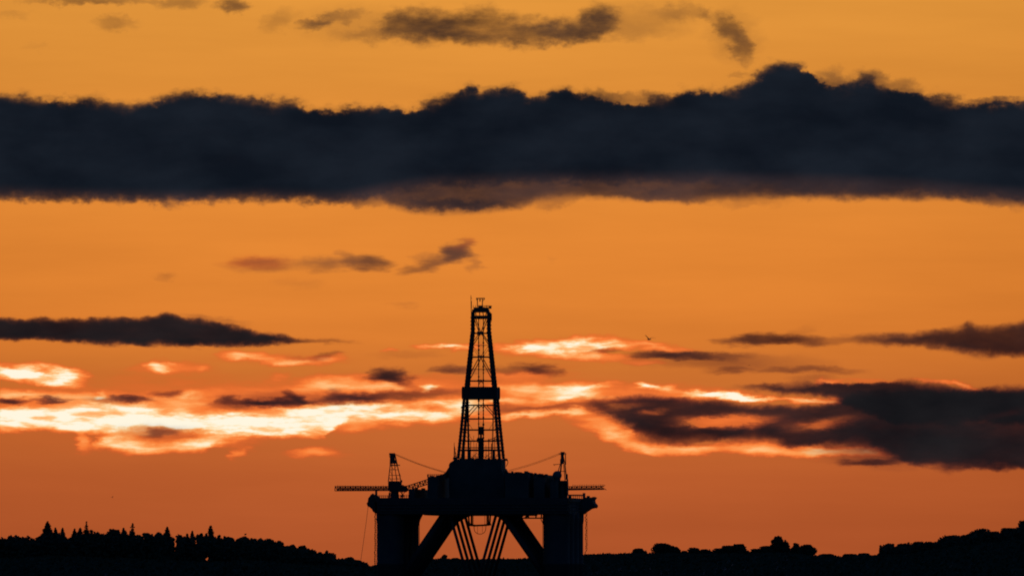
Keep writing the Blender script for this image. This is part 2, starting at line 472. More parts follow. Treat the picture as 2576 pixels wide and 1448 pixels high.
bx(mb, 979.5, 994.5, 1139.5, 1145, -14.8, -13.2); bx(mb, 983.5, 994, 1145, 1157, -14.4, -13.6); bx(mb, 983.5, 997.5, 1156.5, 1166, -14.3, -13.7)
mb.tube(P(998, 1169, -14), P(1007, 1170, -14), .16, 5); mb.tube(P(980, 1146, -14), P(983, 1153, -14), .12, 4)
mb.build('gantry_frame', M_STEEL, crane)
mb = MB(); lattice(mb, P(1018, 1230, -14), P(1124, 1196, -14), 1.4, 1.5, 16, .13, .08)
mb.build('boom', M_STEEL, crane)
mb = MB()
for o in (-.35, 0, .35):
    pts = []
    for i in range(15):
        t = i / 14; pts.append(P(991 + (1124 - 991) * t, 1141 + (1189 - 1141) * t + 3 * math.sin(math.pi * t) + o * 4, -14 + o))
    mb.path(pts, .045, 5)
mb.build('boom_cable', M_WIRE, crane)

# --- pedestal crane, right
mb = MB(); c = P(1413, 1253, -10); mb.lathe(c, [(1.5, 0), (1.5, 5.2), (1.9, 5.4), (1.9, 5.8)], 18)
bx(mb, 1425, 1429, 1212, 1246, -12, -8)
crane2 = mb.build('crane', M_STEEL, rig)
mb = MB(); bx(mb, 1402, 1428, 1209, 1216, -12.5, -8.5); bx(mb, 1424, 1428.5, 1205, 1222, -12, -9)
mb.build('cab', M_HULL, crane2)
mb = MB()
bx(mb, 1409, 1419.5, 1136.5, 1144, -10.8, -9.2); bx(mb, 1409.5, 1417.5, 1144, 1155, -10.5, -9.5); bx(mb, 1408, 1418, 1154.5, 1167, -10.4, -9.6)
mb.tube(P(1421.5, 1140, -10), P(1422, 1168, -9), .16, 5); mb.tube(P(1416, 1146, -9.6), P(1421, 1168, -9), .15, 5)
mb.tube(P(1409, 1166, -10.5), P(1396, 1209, -12), .15, 5); mb.tube(P(1411.5, 1166, -10), P(1407, 1209, -10), .26, 5)
mb.tube(P(1420, 1166, -9.5), P(1423, 1195, -9.3), .22, 5); mb.tube(P(1423, 1192, -9.3), P(1427, 1209, -9.3), .22, 5); mb.tube(P(1417, 1168, -10), P(1420.5, 1209, -9.6), .14, 5)
bx(mb, 1421.5, 1427.5, 1192, 1206, -10, -9); mb.tube(P(1391, 1168.5, -10), P(1407, 1167, -10), .1, 4); mb.tube(P(1395, 1171, -10), P(1391, 1167, -10), .06, 4)
mb.tube(P(1404, 1185, -11), P(1421, 1185, -9.5), .1, 4); mb.tube(P(1418, 1137, -10), P(1424, 1142, -10), .07, 4); mb.tube(P(1404, 1141, -10), P(1410, 1142, -10), .12, 4)
mb.build('gantry_frame', M_STEEL, crane2)
mb = MB(); lattice(mb, P(1402, 1212, -10), P(1281, 1196, -10), 1.4, 1.0, 18, .12, .07)
mb.build('boom', M_STEEL, crane2)
mb = MB()
for o in (-.3, .3):
    pts = []
    for i in range(15):
        t = i / 14; pts.append(P(1408 + (1279 - 1408) * t, 1141 + (1184 - 1141) * t + 3 * math.sin(math.pi * t) + o * 5, -10 + o))
    mb.path(pts, .055, 5)
mb.build('boom_cable', M_WIRE, crane2)

# --- under-deck access: walkway on the right, moonpool frame, haunches
mb = MB()
mb.tube(P(1308, 1302.5, -20), P(1366, 1302.5, -20), .22, 5); mb.tube(P(1308, 1303, -18), P(1366, 1303, -18), .15, 5)
for X in (1329, 1347.5, 1361): mb.tube(P(X, 1292, -20), P(X, 1303, -20), .25, 5)
mb.tube(P(1320, 1303, -20), P(1331, 1291, -20), .4, 5); mb.tube(P(1359, 1303, -20), P(1366, 1318, -20), .14, 5)
mb.build('walkway', M_STEEL, rig)
mb = MB()
mb.tube(P(1061, 1292, -20), P(1053, 1308, -20), .55, 6); mb.tube(P(1057, 1306, -20), P(1053, 1322, -20), .22, 5)
bx(mb, 1052, 1062, 1290, 1300, -22, -18)
mb.build('haunch', M_HULL, rig)
mb = MB()
for X in (1186.5, 1227): mb.tube(P(X, 1290, 0), P(X, 1321, 0), .38, 6)
for X in (1178, 1233.5): mb.tube(P(X, 1290, 0), P(X + (2 if X < 1200 else -2), 1318, 0), .26, 6)
for X in (1190.5, 1219, 1223): mb.tube(P(X, 1290, 2), P(X, 1320, 2), .06, 4)
mb.tube(P(1179, 1319, 0), P(1195, 1320.5, 0), .34, 6); mb.tube(P(1195, 1320.5, 0), P(1218, 1319.5, 0), .3, 6); mb.tube(P(1218, 1319.5, 0), P(1235, 1317.5, 0), .34, 6)
for X in (1179, 1233): mb.tube(P(X, 1308, 0), P(X + (6 if X < 1200 else -5), 1321, 0), .1, 4)
mb.build('moonpool_frame', M_STEEL, rig)
mb = MB()
pts = []
for i in range(13):
    t = math.pi * i / 12; pts.append(P(1207 - 15 * math.cos(t), 1322 + 20 * math.sin(t) ** .7, 0))
mb.path(pts, .1, 5); mb.tube(P(1201, 1321, 0), P(1201, 1340, 0), .05, 4); mb.tube(P(1213, 1321, 0), P(1213, 1338, 0), .05, 4)
mb.build('hanging_hose', M_WIRE, rig)

# --- anchor chains and mooring line
def chain(a, b, r, n, jit=.12):
    a, b = Vector(a), Vector(b); q = random.Random(3); m = MB()
    pts = [a.lerp(b, i / n) + Vector((q.uniform(-jit, jit), 0, 0)) for i in range(n + 1)]
    for i in range(n): m.tube(pts[i], pts[i + 1] + (pts[i + 1] - pts[i]) * .1, r * (1.5 if i % 2 else .9), 5)
    return m.build('anchor_chain', M_WIRE, rig)
chain(P(945.5, 1284, -22), P(944.5, 1450, -22), .13, 60); chain(P(948.5, 1288, -19), P(949, 1450, -19), .06, 50)
chain(P(1472.5, 1286, -22), P(1471.5, 1450, -22), .09, 60, .25); chain(P(1475, 1284, -18), P(1475.5, 1380, -18), .05, 40)
mb = MB()
mb.path([P(927.5 - 17 * (t / 12) ** 1.1, 1273 + 135 * t / 12, -22 - t * 1.2) for t in range(16)], .065, 5)
mb.build('mooring_line', M_WIRE, rig)

# ------------------------------------------------------------------ land and water
def wx(X, R): return (X - 1287.5) * U * R / RD
def wz(Y, R): return HC + (zz(Y) - HC) * R / RD
def interp(pts, X):
    if X <= pts[0][0]: return pts[0][1]
    for (a, ya), (b, yb) in zip(pts, pts[1:]):
        if X <= b: return ya + (yb - ya) * (X - a) / (b - a)
    return pts[-1][1]

# firth: one sheet to the horizon
mb = MB()
nx = 24
ring = [0, 400, 1500, 4000, 9000, 20000, 45000]
vs, fs = [(0, 0, 0)], []
for r in ring[1:]:
    for i in range(nx):
        t = 2 * math.pi * i / nx; vs.append((r * math.cos(t), r * math.sin(t), 0))
for i in range(nx): fs.append((0, 1 + i, 1 + (i + 1) % nx))
for k in range(len(ring) - 2):
    for i in range(nx):
        j = (i + 1) % nx; fs.append((1 + k * nx + i, 1 + (k + 1) * nx + i, 1 + (k + 1) * nx + j, 1 + k * nx + j))
mb.add(vs, fs)
w = tag(mb.build('water', M_WATER), 'dark water of the firth below the rig', 'water', kind='structure')

def ridge(name, prof, X0, X1, step, foot, R, label, back=1800, seed=1):
    q = random.Random(seed)
    cols = []
    X = X0
    while X <= X1 + .1:
        zr = wz(interp(prof, X), R); x = wx(X, R)
        col = []
        rows = [(foot, -2.0), (foot + (R - foot) * .35, zr * .45), (foot + (R - foot) * .7, zr * .8), (R, zr), (R + back * .3, zr * .9), (R + back, -2.0)]
        for k, (y, z) in enumerate(rows):
            j = q.uniform(-.25, .25) if 0 < k < 5 else 0
            col.append((x * y / R, y, z + j))
        cols.append(col); X += step
    n = len(cols[0]); vs = [p for c_ in cols for p in c_]; fs = []
    for i in range(len(cols) - 1):
        for k in range(n - 1):
            a = i * n + k; fs.append((a, a + n, a + n + 1, a + 1))
    m = MB(); m.add(vs, fs)
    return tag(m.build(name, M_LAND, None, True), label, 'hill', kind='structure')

GL = [(-900, 1402), (0, 1408), (120, 1402), (300, 1406), (440, 1413), (500, 1416), (540, 1416), (620, 1413), (740, 1420), (830, 1428), (900, 1431), (940, 1428), (1000, 1433), (1060, 1446)]
GC = [(850, 1440), (920, 1427), (950, 1424), (1000, 1417), (1080, 1411), (1110, 1407), (1180, 1409), (1300, 1408.5), (1400, 1402), (1475, 1397.5), (1540, 1395), (1600, 1393.5), (1700, 1394), (1800, 1395), (1890, 1393), (1960, 1392), (2050, 1399.5), (2200, 1405), (2300, 1410), (2700, 1420)]
GR = [(2000, 1446), (2120, 1410), (2170, 1401), (2205, 1404), (2300, 1395), (2400, 1380), (2575, 1360), (2900, 1335), (3500, 1320)]
RL, RC, RR = 7000.0, 7600.0, 7200.0
ridge('hill', GL, -900, 1060, 7, 6600, RL, 'low wooded hill left of the rig', seed=2)
ridge('far_shore', GC, 850, 2700, 7, 6700, RC, 'low flat far shore running behind the rig', seed=3)
ridge('hill', GR, 2000, 3500, 7, 6500, RR, 'dark hill rising to the right edge', seed=5)

# ------------------------------------------------------------------ trees
def quad(mb, c, u, v):
    mb.add([c - u - v, c + u - v, c + u * .8 + v, c - u * .7 + v * 1.1], [(0, 1, 2, 3)])
def rv(q): return Vector((q.gauss(0, 1), q.gauss(0, 1), q.gauss(0, 1))).normalized()

def broadleaf(h, w, q):
    """crown (leaf clumps in uneven lobes) and trunk with limbs, base at the origin"""
    tr, cr = MB(), MB()
    th = h * q.uniform(.08, .2)
    tr.tube((0, 0, -1), (q.uniform(-.2, .2), 0, th), max(.16, h * .022), 7, max(.11, h * .016))
    w *= 1.18
    lobes = []
    n = max(7, int(w / 1.1) + 5)
    for i in range(n):
        t = i / max(1, n - 1)
        a = q.uniform(0, 2 * math.pi); rad = w * .5 * q.uniform(.2, .85)
        zc = th + (h - th) * q.uniform(.12, .8) * (1 - .45 * rad / (w * .5))
        lobes.append((Vector((rad * math.cos(a), rad * .8 * math.sin(a), zc)), min(w, h * 1.6) * q.uniform(.11, .24)))
    lobes.append((Vector((q.uniform(-.1, .1) * w, 0, h - w * .13)), w * .14))
    z_ = h * .4
    while z_ < h * .86:
        k_ = 1 - (z_ / h) ** 2.2
        lobes.append((Vector((q.uniform(-.2, .2) * w * (.4 + k_), q.uniform(-.1, .1) * w, z_)), w * (.17 + .24 * k_)))
        z_ += w * .14
    lobes.append((Vector((0, 0, (h + th) * .5)), w * .30))
    for c, r in lobes:
        tr.tube((0, 0, th * q.uniform(.75, 1)), c, max(.07, h * .008), 5, .04)
        m = int(80 + 34 * r * r)
        for _ in range(min(m, 520)):
            d = rv(q); d.z *= .85
            p = c + d * r * (q.random() ** .38) * q.uniform(.85, 1.12)
            if p.z > h: p.z = h - q.uniform(0, .3)
            if p.z < 0: continue
            s = q.uniform(.22, .62)
            u = rv(q) * s; v = u.orthogonal().normalized() * s * q.uniform(.6, 1)
            quad(cr, p, u, v)
    return cr, tr

def conifer(h, w, q, sparse=1.0, lean=0.0, columnar=False):
    tr, cr = MB(), MB()
    top = Vector((lean * h, 0, h))
    tr.tube((0, 0, -1), top * .98, max(.18, h * .018), 7, .06)
    vis = .5 * h                      # the part of the cone that stands clear of its neighbours
    z = h * .12
    while z < h * .992:
        t = z / h; ax = top * t; d0 = h - z
        r = (w * .5 * min(1.25, d0 / vis * 1.05) + .18) if not columnar else w * .5 * min(1, d0 / (h * .16) + .25)
        r *= q.uniform(.78, 1.18)
        nb = max(6, int(13 * sparse))
        ph = q.uniform(0, 6.28)
        for i in range(nb):
            a = ph + 2 * math.pi * i / nb + q.uniform(-.3, .3)
            L = r * q.uniform(.55, 1.15); dr = q.uniform(.15, .5) * L
            d = Vector((math.cos(a), math.sin(a), 0)); tip = ax + d * L + Vector((0, 0, q.uniform(-.25, .25) - dr))
            s = Vector((-d.y, d.x, 0)) * max(.2, L * .24)
            mid = ax.lerp(tip, .55); up = Vector((0, 0, max(.22, L * .2)))
            cr.add([ax - s * .3, mid - s, tip, mid + s, ax + s * .3], [(0, 1, 2, 3, 4)])
            cr.add([ax + up, mid + up * .6, tip, mid - up * 1.5, ax - up], [(0, 1, 2, 3, 4)])
            for _ in range(4):
                p = ax.lerp(tip, q.uniform(.1, 1)); e = rv(q) * q.uniform(.2, .5); f = e.orthogonal().normalized() * q.uniform(.15, .4)
                quad(cr, p, e, f)
        z += max(.28, h * q.uniform(.02, .032)) / max(.7, sparse)
    return cr, tr

def tree(X, Ytop, wu, kind, label, group, prof, R, dy, i):
    q = random.Random(1000 + i)
    Rt = R + dy
    zg = wz(interp(prof, X), R) - .6
    h = wz(Ytop, Rt) - zg; wm = wu * U * Rt / RD
    name = {'b': 'broadleaf_tree', 'c': 'conifer_tree', 's': 'conifer_tree', 'col': 'conifer_tree', 'bush': 'bush'}[kind]
    o = empty(name, (wx(X, Rt), Rt, zg))
    tag(o, label, 'bush' if kind == 'bush' else 'tree', group)
    if kind in ('c', 's'): wm *= 1.5
    if kind in ('b', 'bush'): cr, tr = broadleaf(h, wm, q)
    elif kind == 'c': cr, tr = conifer(h, wm, q)
    elif kind == 's': cr, tr = conifer(h, wm, q, .62, .03)
    else: cr, tr = conifer(h, wm, q, .9, 0, True)
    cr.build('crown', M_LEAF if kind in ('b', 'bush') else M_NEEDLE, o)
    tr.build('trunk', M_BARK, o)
    return o

gL, gS, gR, gE = 'trees on the wooded hill left of the rig', 'trees stepping down the slope to the rig', 'trees along the far shore', 'trees on the hill at the right edge'
LEFT = [
 (14, 1354, 56, 'b', 'flat-topped tree cut by the left edge of the photo', gL),
 (47, 1347, 46, 'b', 'low wide dome of a tree left of the broadest conifer', gL),
 (84, 1354, 26, 'b', 'small bushy tree in the dip just left of the broadest conifer', gL),
 (120, 1310, 44, 'c', 'broadest tall dark conifer, near the left end of the wooded hill', gL),
 (140, 1326, 30, 'c', 'blunt shorter conifer pressed against the right side of the broadest conifer', gL),
 (158, 1326, 22, 'c', 'slim pointed conifer set apart just right of the broadest conifer pair', gL),
 (188, 1328, 25, 'c', 'blunt conifer at the left of the cluster around the needle-topped conifer', gL),
 (202, 1325, 22, 'c', 'conifer close against the left side of the needle-topped conifer', gL),
 (215, 1310, 21, 's', 'needle-topped thin conifer, highest point of the second conifer cluster from the left', gL),
 (229, 1332, 24, 'b', 'ragged short tree against the right side of the needle-topped conifer', gL),
 (251, 1338, 36, 'b', 'small dome of a tree in the dip between needle-topped conifer and broad round-headed tree', gL),
 (284, 1330, 54, 'b', 'broad round-headed tree left of the leaning sparse conifer', gL),
 (311, 1326, 24, 'c', 'stubby dark conifer between the broad round-headed tree and the leaning sparse conifer', gL),
 (331, 1312, 21, 's', 'leaning sparse conifer with see-through top in the middle of the left hill', gL),
 (350, 1344, 28, 'b', 'low tree at the right foot of the leaning sparse conifer', gL),
 (371, 1340, 33, 'b', 'left one of two rounded trees before the conifer by the slit of sky', gL),
 (398, 1339, 36, 'b', 'right one of two rounded trees before the conifer by the slit of sky', gL),
 (421, 1323, 27, 'c', 'pointed conifer immediately left of the narrow slit of sky in the treeline', gL),
 (455, 1345, 22, 'b', 'rough-topped tree immediately right of the narrow slit of sky in the treeline', gL),
 (471, 1339, 17, 'c', 'shorter conifer of the pair left of the post-like conifer', gL),
 (484, 1333, 20, 'c', 'taller conifer of the pair left of the post-like conifer', gL),
 (509, 1340, 29, 'b', 'round-topped tree touching the left side of the post-like conifer', gL),
 (530, 1321, 17, 'col', 'tall thin post-like conifer rising clear of the rounded trees', gL),
 (549, 1344, 22, 'b', 'small spiky tree at the right foot of the post-like conifer', gL),
 (571, 1349, 46, 'b', 'low spreading tree second to the right of the post-like conifer', gL),
 (596, 1354, 34, 'b', 'sunken flat tree between two spreading trees right of the post-like conifer', gL),
 (619, 1348, 46, 'b', 'spreading tree at the top of the slope that falls to the rig', gL),
 (641, 1353, 22, 'b', 'first small tree down the slope from the spreading tree at its top', gS),
 (655, 1355, 24, 'b', 'second small tree down the slope from the spreading tree at its top', gS),
 (677, 1353, 36, 'b', 'wide double-headed tree a third of the way down the slope', gS),
 (704, 1359, 28, 'b', 'square-shouldered tree just below the wide double-headed tree on the slope', gS),
 (733, 1370, 40, 'b', 'upper of two low rounded trees at the middle of the slope', gS),
 (760, 1370, 34, 'b', 'lower and more pointed of two rounded trees at the middle of the slope', gS),
 (783, 1381, 32, 'b', 'low tree filling the step below the slope\'s middle pair', gS),
 (804, 1387, 30, 'b', 'round tree left of the small peaked tree on the lower slope', gS),
 (831, 1389, 32, 'b', 'small peaked tree on the lower slope', gS),
 (854, 1404, 28, 'b', 'low tree in the dip below the small peaked tree', gS),
 (876, 1400, 32, 'b', 'third crown from the foot of the slope', gS),
 (896, 1407, 28, 'b', 'second crown from the foot of the slope', gS),
 (912, 1412, 22, 'b', 'last tree at the foot of the slope, nearest the rig\'s left column', gS),
]
SHORE = [
 (1117, 1394, 16, 'b', 'lone small tree seen between the left brace and the slim struts', gR),
 (1145, 1403, 26, 'bush', 'low hedge bush right of the lone tree under the rig', gR),
 (1607, 1379, 32, 'b', 'lone small round tree nearest the right column of the rig', gR),
 (1668, 1366, 52, 'b', 'big round-headed tree left of the three bushes on the far shore', gR),
 (1694, 1374, 34, 'b', 'lower tree joined to the right side of the big round-headed tree', gR),
 (1722, 1385, 22, 'bush', 'left and faintest of the three bushes right of the big round-headed tree', gR),
 (1747, 1377, 32, 'bush', 'middle and tallest of the three bushes right of the big round-headed tree', gR),
 (1774, 1381, 26, 'bush', 'right one of the three bushes right of the big round-headed tree', gR),
 (1812, 1379, 42, 'b', 'left shoulder of the long domed clump between bushes and notch', gR),
 (1833, 1372, 44, 'b', 'middle crown of the long domed clump between bushes and notch', gR),
 (1855, 1368, 36, 'b', 'highest crown of the long domed clump, beside the notch', gR),
 (1876, 1384, 24, 'b', 'low crown closing the domed clump at the notch', gR),
 (1903, 1380, 34, 'b', 'first rising crown right of the notch', gR),
 (1921, 1373, 38, 'b', 'domed crown left of the tallest tree on the far shore', gR),
 (1943, 1370, 30, 'b', 'crown tucked under the left side of the tallest far-shore tree', gR),
 (1960, 1347, 38, 'b', 'tallest tree on the far shore, with a ragged pointed head', gR),
 (1982, 1376, 22, 'b', 'low crown in the gap right of the tallest far-shore tree', gR),
 (2000, 1364, 20, 'b', 'small upright tree right of the tallest far-shore tree', gR),
 (2026, 1369, 46, 'b', 'round tree that ends the far-shore clump before the low bushes', gR),
 (2082, 1393, 40, 'bush', 'left one of three low bushes on the flat before the right hill', gR),
 (2135, 1393, 40, 'bush', 'middle one of three low bushes on the flat before the right hill', gR),
 (2174, 1391, 30, 'bush', 'wispy right one of three low bushes on the flat before the right hill', gR),
]
RIGHT = [
 (2228, 1367, 40, 'b', 'first tree at the foot of the right hill, rising from the dip', gE),
 (2264, 1367, 44, 'b', 'second tree up from the foot of the right hill', gE),
 (2302, 1362, 44, 'b', 'third tree up from the foot of the right hill, above a small hole of sky', gE),
 (2338, 1362, 42, 'b', 'fourth tree up from the foot of the right hill', gE),
 (2384, 1346, 62, 'b', 'long domed crown halfway up the right hill', gE),
 (2430, 1345, 40, 'b', 'crown in the step between the two long domes on the right hill', gE),
 (2466, 1329, 66, 'b', 'higher long domed crown on the right hill', gE),
 (2500, 1336, 40, 'b', 'low crown right of the higher long dome on the right hill', gE),
 (2537, 1328, 54, 'b', 'flat-topped crown second from the right edge of the photo', gE),
 (2580, 1308, 44, 'b', 'tallest tree on the right hill, cut by the right edge of the photo', gE),
]
k = 0
for rows, prof, R in ((LEFT, GL, RL), (SHORE, GC, RC), (RIGHT, GR, RR)):
    for (X, Y, wu, kd, lab, grp) in rows:
        tree(X, Y, wu, kd, lab, grp, prof, R, (k * 37) % 50 - 25, k); k += 1

# the wood between and below the skyline crowns
def woodland(name, label, prof, R, X0, X1, rows, holes, n, seed):
    q = random.Random(seed)
    can = rows
    m = MB(); c = 0
    while c < n:
        X = q.uniform(X0, X1); Yt = interp(can, X) - (3 if X < 640 else 0) + 3.2 * math.sin(X * .37 + seed) + 3.4 * math.sin(X * .151) + 2.4 * math.sin(X * .83 + 1) + q.uniform(-2, 2); Yg = interp(prof, X) + 2
        Y = Yt + (Yg - Yt) * q.random() ** .8
        if any(((X - hx) / hw_) ** 2 + ((Y - hy) / hh) ** 2 < 1 for hx, hy, hw_, hh in holes): c += .02; continue
        Rt = R + q.uniform(-40, 60); s = q.uniform(.45, 1.1)
        p = Vector((wx(X, Rt), Rt, wz(Y, Rt))); u = rv(q) * s
        quad(m, p, u, u.orthogonal().normalized() * s * .8); c += 1
    for i in range(int((X1 - X0) / 9)):
        X = X0 + i * 9 + q.uniform(-3, 3); Rt = R + q.uniform(-40, 60)
        if any(abs(X - hx) < hw_ + 2 for hx, hy, hw_, hh in holes): continue
        m.tube((wx(X, Rt), Rt, wz(interp(prof, X), R) - 1), (wx(X, Rt), Rt, wz(interp(can, X) + 4, Rt)), .2, 5, .08)
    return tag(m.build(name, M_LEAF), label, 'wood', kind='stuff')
woodland('woodland', 'dense dark wood under the skyline trees of the left hill', GL, RL, -60, 925,
         [(0, 1357), (47, 1353), (84, 1359), (105, 1352), (120, 1342), (160, 1347), (175, 1357), (188, 1347), (230, 1344), (250, 1346), (284, 1338), (311, 1340), (350, 1351), (371, 1347), (398, 1346), (430, 1354), (455, 1352), (484, 1352),
          (509, 1348), (549, 1352), (571, 1356), (596, 1359), (619, 1354), (641, 1360), (677, 1360), (704, 1366), (733, 1377), (760, 1377), (783, 1386), (804, 1393), (831, 1396), (854, 1410), (876, 1407), (896, 1413), (912, 1419)],
         [(521, 1398, 5, 13), (492, 1366, 4, 10), (441, 1370, 4, 22), (731, 1413, 4, 6), (780, 1413, 3, 4)], 24000, 21)
woodland('woodland', 'dense dark wood under the skyline trees of the right hill', GR, RR, 2212, 2700, sorted((r[0], r[1] + max(5, r[2] * .12)) for r in RIGHT), [(2314, 1389, 4, 6)], 7000, 22)
def scrub(label, prof, foot, R, X0, X1, n, seed, hmax):
    q = random.Random(seed); m = MB()
    for _ in range(n):
        X = q.uniform(X0, X1); t = q.random()
        y = foot + (R - foot) * t; zr = wz(interp(prof, X), R)
        zg = -2 + (zr * .45 + 2) * t / .35 if t < .35 else zr * (.45 + (t - .35))
        zg = min(zg, zr)
        s = q.uniform(.5, 1.6); u = rv(q) * s
        f = .4 + .6 * abs(math.sin(X * .013 + seed) * math.sin(X * .047 + t * 9))
        quad(m, Vector((wx(X, R) * y / R, y, zg - .3 + q.random() * hmax * f * min(1, .12 + (1 - t) * 3.2))), u, u.orthogonal().normalized() * s * .8)
    return tag(m.build('scrub', M_LEAF), label, 'scrub', kind='stuff')
scrub('dark scrub covering the slope under the left wood', GL, 6600, RL, -150, 1060, 16000, 31, 3.0)
scrub('dark scrub covering the far shore behind the rig', GC, 6700, RC, 860, 2350, 22000, 32, 1.8)
scrub('dark scrub covering the slope of the right hill', GR, 6500, RR, 1985, 2750, 17000, 33, 4.0)
# wind-cut hedge on the far shore
q = random.Random(5); mb = MB()
for _ in range(5200):
    X = q.uniform(1060, 2220); Rt = RC + q.uniform(-15, 15); z0 = wz(interp(GC, X), RC)
    f = .5 + .5 * math.sin(X * .21) * math.sin(X * .047 + 1)
    p = Vector((wx(X, Rt), Rt, z0 - .2 + q.random() * (.2 + .8 * f))); s = q.uniform(.2, .5); u = rv(q) * s
    quad(mb, p, u, u.orthogonal().normalized() * s)
tag(mb.build('hedge', M_LEAF), 'long low uneven hedge along the flat far shore', 'hedge', kind='stuff')

# ------------------------------------------------------------------ gulls
def gull(X, Y, dist, heading, bank, flap, scale, label):
    z = HC + (zz(Y) - HC) * dist / RD
    m = MB()
    # body, head, bill and tail along local +y
    sec = [(-.30, .012, .06), (-.22, .03, .06), (-.12, .055, .055), (0, .075, .07), (.10, .065, .065), (.17, .042, .045), (.21, .045, .046), (.25, .035, .036), (.275, .014, .014), (.32, .005, .006)]
    n = 10; vs, fs = [], []
    for y, rz_, rx_ in sec:
        for i in range(n):
            t = 2 * math.pi * i / n; vs.append((rx_ * math.cos(t), y, rz_ * math.sin(t)))
    for a in range(len(sec) - 1):
        for i in range(n):
            j = (i + 1) % n; fs.append((a * n + i, a * n + j, (a + 1) * n + j, (a + 1) * n + i))
    fs += [tuple(range(n - 1, -1, -1)), tuple(range((len(sec) - 1) * n, len(sec) * n))]
    m.add(vs, fs)
    for s in (-1, 1):
        w = [(0.02, .09, .02, .16, .026), (.2, .12, .02 + flap * .16, .15, .022), (.36, .10, .02 + flap * .24, .125, .018), (.55, .0, .02 + flap * .27, .09, .012), (.70, -.12, .02 + flap * .26, .02, .005)]
        vs, fs = [], []
        for x, y, zz_, ch, th in w:
            vs += [(s * x, y, zz_), (s * x, y - ch * .35, zz_ + th), (s * x, y - ch, zz_ + .004), (s * x, y - ch * .4, zz_ - th * .5)]
        for a in range(len(w) - 1):
            for i in range(4):
                j = (i + 1) % 4; f = (a * 4 + i, a * 4 + j, a * 4 + 4 + j, a * 4 + 4 + i); fs.append(f if s < 0 else f[::-1])
        fs += [(0, 1, 2, 3), (len(vs) - 4, len(vs) - 3, len(vs) - 2, len(vs) - 1)]
        m.add(vs, fs)
    o = m.build('gull', M_GULL, None, True)
    o.location = (wx(X, dist), dist, z); o.rotation_euler = (0, bank, heading); o.scale = (scale,) * 3
    return tag(o, label, 'bird', 'gulls in flight')
gull(1632, 853, 1850, math.radians(38), math.radians(12), .9, 1.6, 'nearest and darkest gull, wings raised, flying over the bright cloud right of the derrick')
gull(1884, 918, 3300, math.radians(-20), math.radians(6), -.35, 1.1, 'faint gull with drooped wings between the dark cloud streaks on the right')
gull(283, 1250, 4200, math.radians(-48), math.radians(-20), 1.2, 1.1, 'tiny distant gull low over the wooded hill at the left')

# ------------------------------------------------------------------ sky: dusk gradient, dark cloud decks and sunlit cloud streaks
W = bpy.data.worlds.new("World"); S.world = W; W.use_nodes = True
nt = W.node_tree; nt.nodes.clear()
LK = nt.links.new
def nd(t, **kw):
    n = nt.nodes.new(t)
    for k_, v in kw.items(): setattr(n, k_, v)
    return n
def put(sock, v):
    if isinstance(v, bpy.types.NodeSocket): LK(v, sock)
    else: sock.default_value = v
def M(op, a, b=0.0, c=None, clamp=False):
    n = nd('ShaderNodeMath', operation=op, use_clamp=clamp)
    put(n.inputs[0], a)
    if len(n.inputs) > 1: put(n.inputs[1], b)
    if c is not None: put(n.inputs[2], c)
    return n.outputs[0]
def VM(op, a, b=None, out=0):
    n = nd('ShaderNodeVectorMath', operation=op)
    put(n.inputs[0], a)
    if b is not None:
        if op == 'SCALE': put(n.inputs['Scale'], b)
        else: put(n.inputs[1], b)
    return n.outputs['Value'] if op in ('LENGTH', 'DOT_PRODUCT') else n.outputs[0]
def MR(v, a, b, c=0.0, d=1.0, smooth=True):
    n = nd('ShaderNodeMapRange', interpolation_type='SMOOTHSTEP' if smooth else 'LINEAR', clamp=not smooth)
    put(n.inputs['Value'], v)
    for k_, x in zip(('From Min', 'From Max', 'To Min', 'To Max'), (a, b, c, d)): put(n.inputs[k_], x)
    return n.outputs['Result']
def CXYZ(x, y, z=0.0):
    n = nd('ShaderNodeCombineXYZ'); put(n.inputs[0], x); put(n.inputs[1], y); put(n.inputs[2], z); return n.outputs[0]
def RAMP(f, stops, interp_='LINEAR'):
    n = nd('ShaderNodeValToRGB'); r = n.color_ramp; r.interpolation = interp_
    while len(r.elements) < len(stops): r.elements.new(.5)
    for e, (p, c) in zip(r.elements, stops): e.position = p; e.color = c
    put(n.inputs[0], f); return n.outputs[0]
def MIX(f, a, b, mode='MIX'):
    n = nd('ShaderNodeMix', data_type='RGBA', blend_type=mode)
    put(n.inputs['Factor'], f); put(n.inputs[6], a); put(n.inputs[7], b)
    return n.outputs[2]

tc = nd('ShaderNodeTexCoord')
sp = nd('ShaderNodeSeparateXYZ'); LK(tc.outputs['Generated'], sp.inputs[0])
dx, dy, dz = sp.outputs
az = M('ARCTAN2', dx, dy)
el = M('ARCSINE', dz)
# sky chart: x to the right and y down, in the authoring units (K per radian)
sx = M('MULTIPLY_ADD', az, K, 1287.5)
sy = M('MULTIPLY_ADD', M('SUBTRACT', el, EL0), -K, 724.0)

def noise(scale_x, scale_y, detail=3.0, rough=.5, seed=0.0, color=True):
    n = nd('ShaderNodeTexNoise', noise_dimensions='2D')
    v = CXYZ(M('MULTIPLY_ADD', sx, 1.0 / scale_x, seed), M('MULTIPLY_ADD', sy, 1.0 / scale_y, seed * 1.7))
    LK(v, n.inputs['Vector']); n.inputs['Scale'].default_value = 1.0
    n.inputs['Detail'].default_value = detail; n.inputs['Roughness'].default_value = rough
    return n.outputs['Color'] if color else n.outputs['Fac']
def warp(p, nz, ax, ay):
    d = VM('SUBTRACT', nz, (.5, .5, .5))
    return VM('ADD', p, VM('MULTIPLY', d, (ax, ay, 0)))
P0 = CXYZ(sx, sy)
nb1 = noise(60, 34, 4, .55, 3.1)             # billows of the upper decks
nl1 = noise(85, 22, 4, .55, 7.7)             # flat streaks lower down
nf = noise(9, 6, 2, .6, 1.3)                 # fine ragged edge
